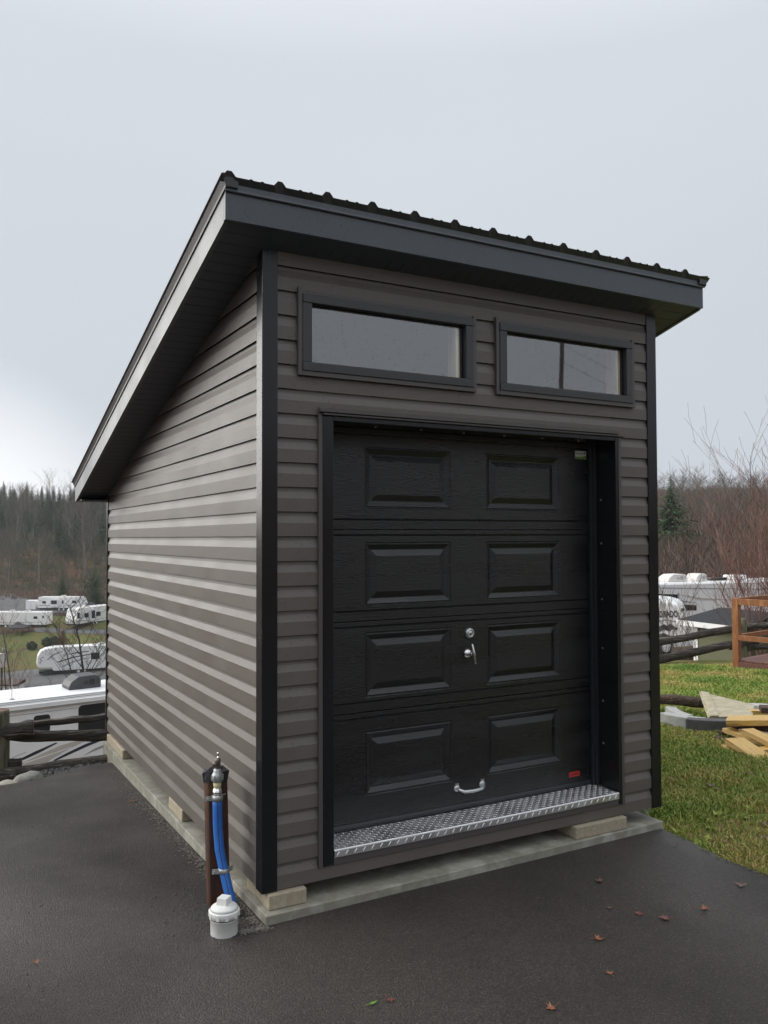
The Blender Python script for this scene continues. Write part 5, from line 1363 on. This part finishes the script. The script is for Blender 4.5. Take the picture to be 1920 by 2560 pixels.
# ================================================================== TREES
def bare_mesh(seed, H, kids, spread, name, rad, levels=3, up=.5, straight=.12, first=.3, sides=3, mi=(0, 1), droop=0):
    rnd = random.Random(seed); trunk = MB(); crown = MB()
    def grow(p, d, L, r, lv, mb):
        n = 4 if lv < 2 else 3; pts = [p]; q = p; dd = d
        for i in range(n):
            dd = (dd + Vector((rnd.gauss(0, straight), rnd.gauss(0, straight), rnd.gauss(0, straight * .5) + (up * .12 if lv else 0) - droop * lv * .05))).normalized()
            q = q + dd * (L / n); pts.append(q)
        rs = [r * (1 - .75 * i / n) for i in range(n + 1)]
        mb.tube(pts, rs, 5 if lv == 0 else sides, 0, False, True)
        if lv < levels:
            k = kids[lv]
            for j in range(k):
                t = first + (1 - first) * (j + rnd.random()) / k if lv == 0 else .2 + .8 * (j + rnd.random()) / k
                s = t * n; i = min(n - 1, int(s)); c = pts[i].lerp(pts[i + 1], s - i)
                a = rnd.uniform(0, 6.283); sd = Vector((math.cos(a), math.sin(a), 0)); ax = (pts[i + 1] - pts[i]).normalized()
                nd = (ax * (1 - spread) + sd * spread + Vector((0, 0, up * .35))).normalized()
                grow(c, nd, L * rnd.uniform(.35, .6) * (1 - .45 * t * (lv == 0)), max(r * .42 * (1 - .5 * t), rad * .12), lv + 1, crown)
    grow(Vector((0, 0, -.3)), Vector((0, 0, 1)), H, rad, 0, trunk)
    return trunk, crown
def conifer_mesh(seed, H, Rb, rad, dense=1.0, base=.12, flat=.25):
    rnd = random.Random(seed); t = MB(); c = MB()
    t.tube([(0, 0, -.4), (0, 0, H * .5), (0, 0, H * .98)], [rad, rad * .6, rad * .08], 6)
    z = H * base; lay = 0
    while z < H * .985:
        f = (z - H * base) / (H * (1 - base)); rr = Rb * (1 - f) ** .9 * rnd.uniform(.75, 1.12) + .05
        nb = max(5, int(11 * dense * (1 - f * .5)))
        for j in range(nb):
            a = 2 * math.pi * (j + rnd.random() * .9) / nb; L = rr * rnd.uniform(.65, 1.1); u = Vector((math.cos(a), math.sin(a), 0)); v = Vector((-u.y, u.x, 0))
            ns = max(3, int(L / (H * .022)))
            for k in range(ns):
                s = (k + .3 + rnd.random() * .7) / ns; cc = u * (L * s) + Vector((0, 0, z - flat * L * s + .10 * L * s * s * (1 + f) + rnd.uniform(-.02, .02) * H * .5))
                sz_ = min(1, .25 + .75 * rr / (Rb * .55)); w = H * .017 * sz_ * (1.5 - s * .8) * rnd.uniform(.7, 1.5); ln = H * .032 * sz_ * rnd.uniform(.7, 1.4); sd = rnd.uniform(-.9, .9)
                d1 = (u + v * sd).normalized(); d2 = Vector((-d1.y, d1.x, 0))
                tip = Vector((0, 0, -rnd.uniform(.1, .6) * ln))
                c.add([cc - d2 * w, cc + d2 * w, cc + d1 * ln + tip + d2 * w * .3, cc + d1 * ln + tip - d2 * w * .3], [(0, 1, 2, 3)])
        z += H * .027 * (1.15 - .45 * f); lay += 1
    return t, c
def make_tree(name, label, cat, group, tc_, mt, mc):
    o = thing(name, label, cat, (0, 0, -900), 0, group)
    a = tc_[0].build('trunk', mt, o, recalc=False); b_ = tc_[1].build('crown', mc, o, recalc=False)
    KIDS[o.name] = [a, b_]; return o
def scatter(protos, spots, labels):
    for i, (P, s, rz, k) in enumerate(spots):
        pr_ = protos[k % len(protos)]
        copy_thing(pr_, P, rz, s, labels[k % len(protos)] if labels else None)
def drop_protos(protos):
    for p in protos:
        for ch in KIDS[p.name]: bpy.data.objects.remove(ch)
        bpy.data.objects.remove(p)
rnd = random.Random(31)
GC = 'dark conifers on the far hill left of the shed'
con = [make_tree('conifer', 'dark green conifer in the wood on the hill left of the shed', 'tree', GC, conifer_mesh(50 + i, 14, 3.4 + .6 * i, .2, 1.1), M['darkbark'], M['conifer']) for i in range(3)]
GBt = 'bare trees on the far hill left of the shed'
bare = [make_tree('bare_tree', 'tall bare pale trunked tree on the hill left of the shed', 'tree', GBt, bare_mesh(60 + i, 14, (16, 5, 3), .52, 'b', .15, 3, .5, .05, .35), M['trunkpale'], M['twig']) for i in range(4)]
spots = []
# ridge line first, then down the slope
for i in range(62):
    px = -170 + i * 10 + rnd.uniform(-6, 6); d = rnd.uniform(325, 372); spots.append((ga(px, d), rnd.uniform(.5, .72) * (1.0 if i % 6 else 1.25), rnd.uniform(0, 6), rnd.randrange(3)))
for i in range(80):
    px = rnd.uniform(-200, 420); d = rnd.uniform(255, 330); spots.append((ga(px, d), rnd.uniform(.6, .85), rnd.uniform(0, 6), rnd.randrange(3)))
for px, d, s in ((150, 232, .80), (165, 226, .7), (95, 250, .8), (255, 236, .8), (185, 245, .75), (70, 256, .7), (300, 230, .8), (-40, 240, .8), (130, 262, .9), (205, 262, .9)):
    spots.append((ga(px, d), s, rnd.uniform(0, 6), rnd.randrange(3)))
scatter(con, spots, None)
spots = []
for i in range(70):
    px = rnd.uniform(-200, 420); d = rnd.uniform(228, 310); spots.append((ga(px, d), rnd.uniform(.6, .95), rnd.uniform(0, 6), rnd.randrange(4)))
for px, d, s in ((212, 205, 1.25), (216, 208, 1.15), (40, 238, 1.1), (47, 240, 1.1), (22, 196, .9), (98, 200, .8), (128, 300, 1.1), (190, 262, 1.2)):
    spots.append((ga(px, d), s, rnd.uniform(0, 6), rnd.randrange(4)))
scatter(bare, spots, None)
# right hill: bare hardwoods, one green conifer
GBr = 'bare hardwoods on the hill right of the shed'
barr = [make_tree('bare_tree', 'grey brown bare hardwood on the hill right of the shed', 'tree', GBr, bare_mesh(80 + i, 10, (12, 6, 4), .6, 'b', .16, 3, .5, .10, .25), M['twig'], M['twig']) for i in range(4)]
spots = []
for i in range(60):
    px = 1560 + i * 11 + rnd.uniform(-8, 8); d = rnd.uniform(370, 430); spots.append((ga(px, d), rnd.uniform(.7, 1.05), rnd.uniform(0, 6), rnd.randrange(4)))
for i in range(80):
    px = rnd.uniform(1500, 2200); d = rnd.uniform(120, 360); spots.append((ga(px, d), rnd.uniform(.6, 1.0), rnd.uniform(0, 6), rnd.randrange(4)))
scatter(barr, spots, None)
drop_protos(con + bare + barr)
t_ = make_tree('spruce', 'lone green spruce among bare trees on the hill right of the shed', 'tree', None, conifer_mesh(97, 16, 8.2, .3, 1.9, .06), M['darkbark'], M['conifer2'])
P = ga(1678, 118); zt_ = at(1678, 1188, 118).z; t_.location = P; k_ = (zt_ - P.z) / 16; t_.scale = (k_, k_, k_)
# small evergreens at the foot of the left hill
for px, pyb, pyt, d, wd, lb in ((157, 1502, 1432, 176, 2.6, 'young green spruce behind the farthest travel trailer'), (238, 1512, 1405, 172, 3.8, 'bushy green spruce at the foot of the hill beside the shed wall')):
    P = ga(px, d); hh_ = at(px, pyt, d).z - P.z
    t_ = make_tree('spruce', lb, 'tree', None, conifer_mesh(px, hh_, wd, .15, 1.2, .03), M['darkbark'], M['conifer2']); t_.location = P
t_ = make_tree('small_conifer', 'small rusty orange tree on the meadow between the campers', 'tree', None, conifer_mesh(5, 3.2, 1.2, .1, 1.2, .03), M['darkbark'], M['rust_leaf']); t_.location = ga(159, 138)
for px, d, s, lb in ((120, 138, 1.0, 'round dark green shrub on the meadow, left of the rusty orange tree'), (138, 138, 1.05, 'dark green shrub touching the rusty orange tree on the meadow'), (82, 136, .9, 'dull green shrub on the meadow near the gazebo')):
    P = ga(px, d); b = MB(); r2_ = random.Random(px)
    for i in range(500):
        v = Vector((r2_.gauss(0, 1), r2_.gauss(0, 1), r2_.gauss(0, 1))).normalized() * r2_.uniform(.6, 1); c_ = Vector((v.x * .95, v.y * .95, max(0, .8 + v.z * .8))) * s
        a = Vector((r2_.uniform(-1, 1), r2_.uniform(-1, 1), r2_.uniform(-1, 1))) * .18; e_ = Vector((r2_.uniform(-1, 1), r2_.uniform(-1, 1), r2_.uniform(-1, 1))) * .18
        b.add([c_ - a, c_ + e_, c_ + a], [(0, 1, 2)])
    o = b.build('shrub', M['shrub'], None, recalc=False, loc=P); tag(o, lb, 'shrub')
# near bare trees in the valley
def one_bare(name, label, px, d, pyt, args, mt, mc):
    P = ga(px, d); H = at(px, pyt, d).z - P.z
    seed, kids, spread, rad, up, straight, first = args
    t_ = make_tree(name, label, 'tree', None, bare_mesh(seed, H, kids, spread, name, rad, 3, up, straight, first), mt, mc); t_.location = P; return t_
one_bare('bare_tree', 'dark bare tree standing against the nose of the fifth-wheel trailer, next to the shed', 236, 62, 1500, (11, (12, 7, 4), .62, .14, .6, .10, .2), M['darkbark'], M['darkbark'])
one_bare('bare_tree', 'slender bare tree just left of the dark one by the shed wall', 214, 66, 1545, (12, (10, 6, 4), .6, .09, .7, .10, .15), M['darkbark'], M['darkbark'])
one_bare('bare_tree', 'thin bare tree in front of the gazebo at the left', 45, 58, 1560, (13, (12, 6, 3), .55, .09, .8, .08, .1), M['darkbark'], M['twig'])
one_bare('bare_tree', 'spindly bare tree beside the meter box at the left edge', 16, 55, 1600, (14, (9, 6, 3), .5, .07, .8, .1, .1), M['darkbark'], M['twig'])
one_bare('bare_tree', 'small dark forked tree behind the roof of the right motorhome', 1716, 70, 1385, (15, (7, 4, 2), .5, .12, .7, .1, .25), M['darkbark'], M['darkbark'])

# brushwood covering both hillsides: too thick to count
def brushwood(name, label, spots, m, hmin, hmax):
    rnd = random.Random(len(spots)); b = MB(); vs = []; fs = []
    for (P, s) in spots:
        H = rnd.uniform(hmin, hmax) * s
        for k in range(7):
            a = rnd.uniform(0, 6.283); ln = rnd.uniform(.1, .6) * H; h = H * rnd.uniform(.4, 1.0)
            w = .02 + .010 * H; c_ = Vector((P.x + rnd.uniform(-.5, .5), P.y + rnd.uniform(-.5, .5), P.z))
            mid = c_ + Vector((math.cos(a) * ln * .4, math.sin(a) * ln * .4, h * .6)); tip = c_ + Vector((math.cos(a) * ln, math.sin(a) * ln, h))
            o = len(vs); s_ = RT * w
            vs += [c_ - s_, c_ + s_, mid + s_ * .7, mid - s_ * .7, tip]
            fs += [(o, o + 1, o + 2, o + 3), (o + 3, o + 2, o + 4)]
    me = bpy.data.meshes.new(name); me.from_pydata([tuple(v) for v in vs], [], fs); me.materials.append(m)
    o = bpy.data.objects.new(name, me); COL.objects.link(o); return tag(o, label, 'brush', kind='stuff')
sp_ = []
for i in range(15000):
    d = 62 + 330 * rnd.random() ** 1.2; sp_.append((ga(rnd.uniform(1480, 2300) if i < 9000 else rnd.uniform(820, 1480), d), 1))
brushwood('brushwood', 'brown bare brush and saplings covering the hill right of the shed', sp_, M['brush'], 2, 5.5)
sp_ = []
for i in range(10000):
    d = rnd.uniform(186, 345); sp_.append((ga(rnd.uniform(-220, 430) if i < 6500 else rnd.uniform(430, 820), d), .4 + .6 * sstep(195, 250, d)))
brushwood('brushwood', 'grey green bare brush covering the hill left of the shed', sp_, M['brushleft'], 2, 6)
sp_ = []
for i in range(900):
    sp_.append((ga(rnd.uniform(-200, 420), rnd.choice((rnd.uniform(80, 102), rnd.uniform(172, 186)))), .35))
brushwood('brushwood', 'low brown scrub along the edge of the campground road', sp_, M['brush'], 2, 5)
# red twigged bushes behind the deck
def bush(name, label, P, H, spread, seed, n, m, lean=(0, 0), rad=.016):
    rnd = random.Random(seed); b = MB()
    def tw(p, d, L, r, lv):
        pts = [p]; q = p; dd = d; k = 5 if lv < 2 else 3
        for i in range(k):
            dd = (dd + Vector((rnd.gauss(0, .10), rnd.gauss(0, .10), .05 + rnd.gauss(0, .05)))).normalized(); q = q + dd * L / k; pts.append(q)
        b.tube(pts, [max(.0028, r * (1 - .8 * i / k)) for i in range(k + 1)], 3, 0, False, True)
        if lv < 2:
            for j in range(7 if lv == 0 else 5):
                t = .22 + .75 * (j + rnd.random()) / (7 if lv == 0 else 5); s = t * k; i = min(k - 1, int(s)); c_ = pts[i].lerp(pts[i + 1], s - i)
                a = rnd.uniform(0, 6.283); nd = (dd + Vector((math.cos(a), math.sin(a), .25)) * .62).normalized()
                tw(c_, nd, L * rnd.uniform(.28, .5), r * .5, lv + 1)
    for i in range(n):
        a = rnd.uniform(0, 6.283); s = abs(rnd.gauss(0, spread)); d = Vector((math.cos(a) * s + lean[0], math.sin(a) * s + lean[1], 1)).normalized()
        tw(Vector((rnd.gauss(0, .25), rnd.gauss(0, .25), -.1)), d, H * rnd.uniform(.6, 1.05), rad * rnd.uniform(.7, 1.2), 0)
    o = b.build(name, m, None, recalc=False, loc=P); return tag(o, label, 'bush')
bush('red_twig_bush', 'tall red twigged bare bush behind the deck railing at the right edge', ga(1925, 18.5), 5.2, .17, 3, 21, M['redtwig'])
bush('red_twig_bush', 'broad red twigged bush farther behind the deck, cut by the right edge', ga(2000, 21), 6.0, .24, 4, 19, M['redtwig'])
bush('red_twig_bush', 'lower bare bush between the olive shed and the deck post', ga(1850, 21), 3.7, .22, 5, 12, M['redtwig'])
bush('bramble', 'thin bare bramble in front of the lettered trailer', ga(1672, 15.6), 1.25, .45, 6, 4, M['twig'], rad=.008)
bush('bramble', 'thin bare bramble beside the corner of the shed, reaching over the motorhome window', ga(1708, 16.4), 1.8, .35, 7, 5, M['twig'], rad=.008)

# utility pole behind the camera, mirrored in the right-hand window
up_ = thing('utility_pole', 'dark utility pole with wires mirrored in the right upper window of the shed', 'utility pole', (26.2, -28.2, -.2))
b = MB(); b.tube([(-.5, 0, -.5), (.1, 0, 12.5)], [.13, .10], 10); b.build('pole', M['darkbark'], up_)
b = MB(); b.box(-1.2, -.05, 11.4, 1.2, .05, 11.52); b.build('crossarm', M['darkbark'], up_)
for k, (dz, dx) in enumerate(((11.6, -1), (10.4, .1))):
    b = MB(); b.tube([(dx + (40 * t), -8 * t, dz - 2.2 * 4 * t * (1 - t)) for t in [i / 16 for i in range(17)]], .007, 4); b.build('wire', M['rubber'], up_)

# ================================================================== HAZE in the valley air
hz = MB(); hz.box(-330, -60, -22, 330, 640, 75)
hm = bpy.data.materials.new('haze'); hm.use_nodes = True; t = hm.node_tree
for n in list(t.nodes): t.nodes.remove(n)
ho = t.nodes.new('ShaderNodeOutputMaterial'); hv = t.nodes.new('ShaderNodeVolumePrincipled')
hv.inputs['Color'].default_value = (.86, .90, .94, 1); hv.inputs['Density'].default_value = .00026; hv.inputs['Anisotropy'].default_value = .1
t.links.new(hv.outputs[0], ho.inputs['Volume'])
tag(hz.build('haze', hm), 'thin grey haze lying in the valley air', 'haze', kind='stuff')
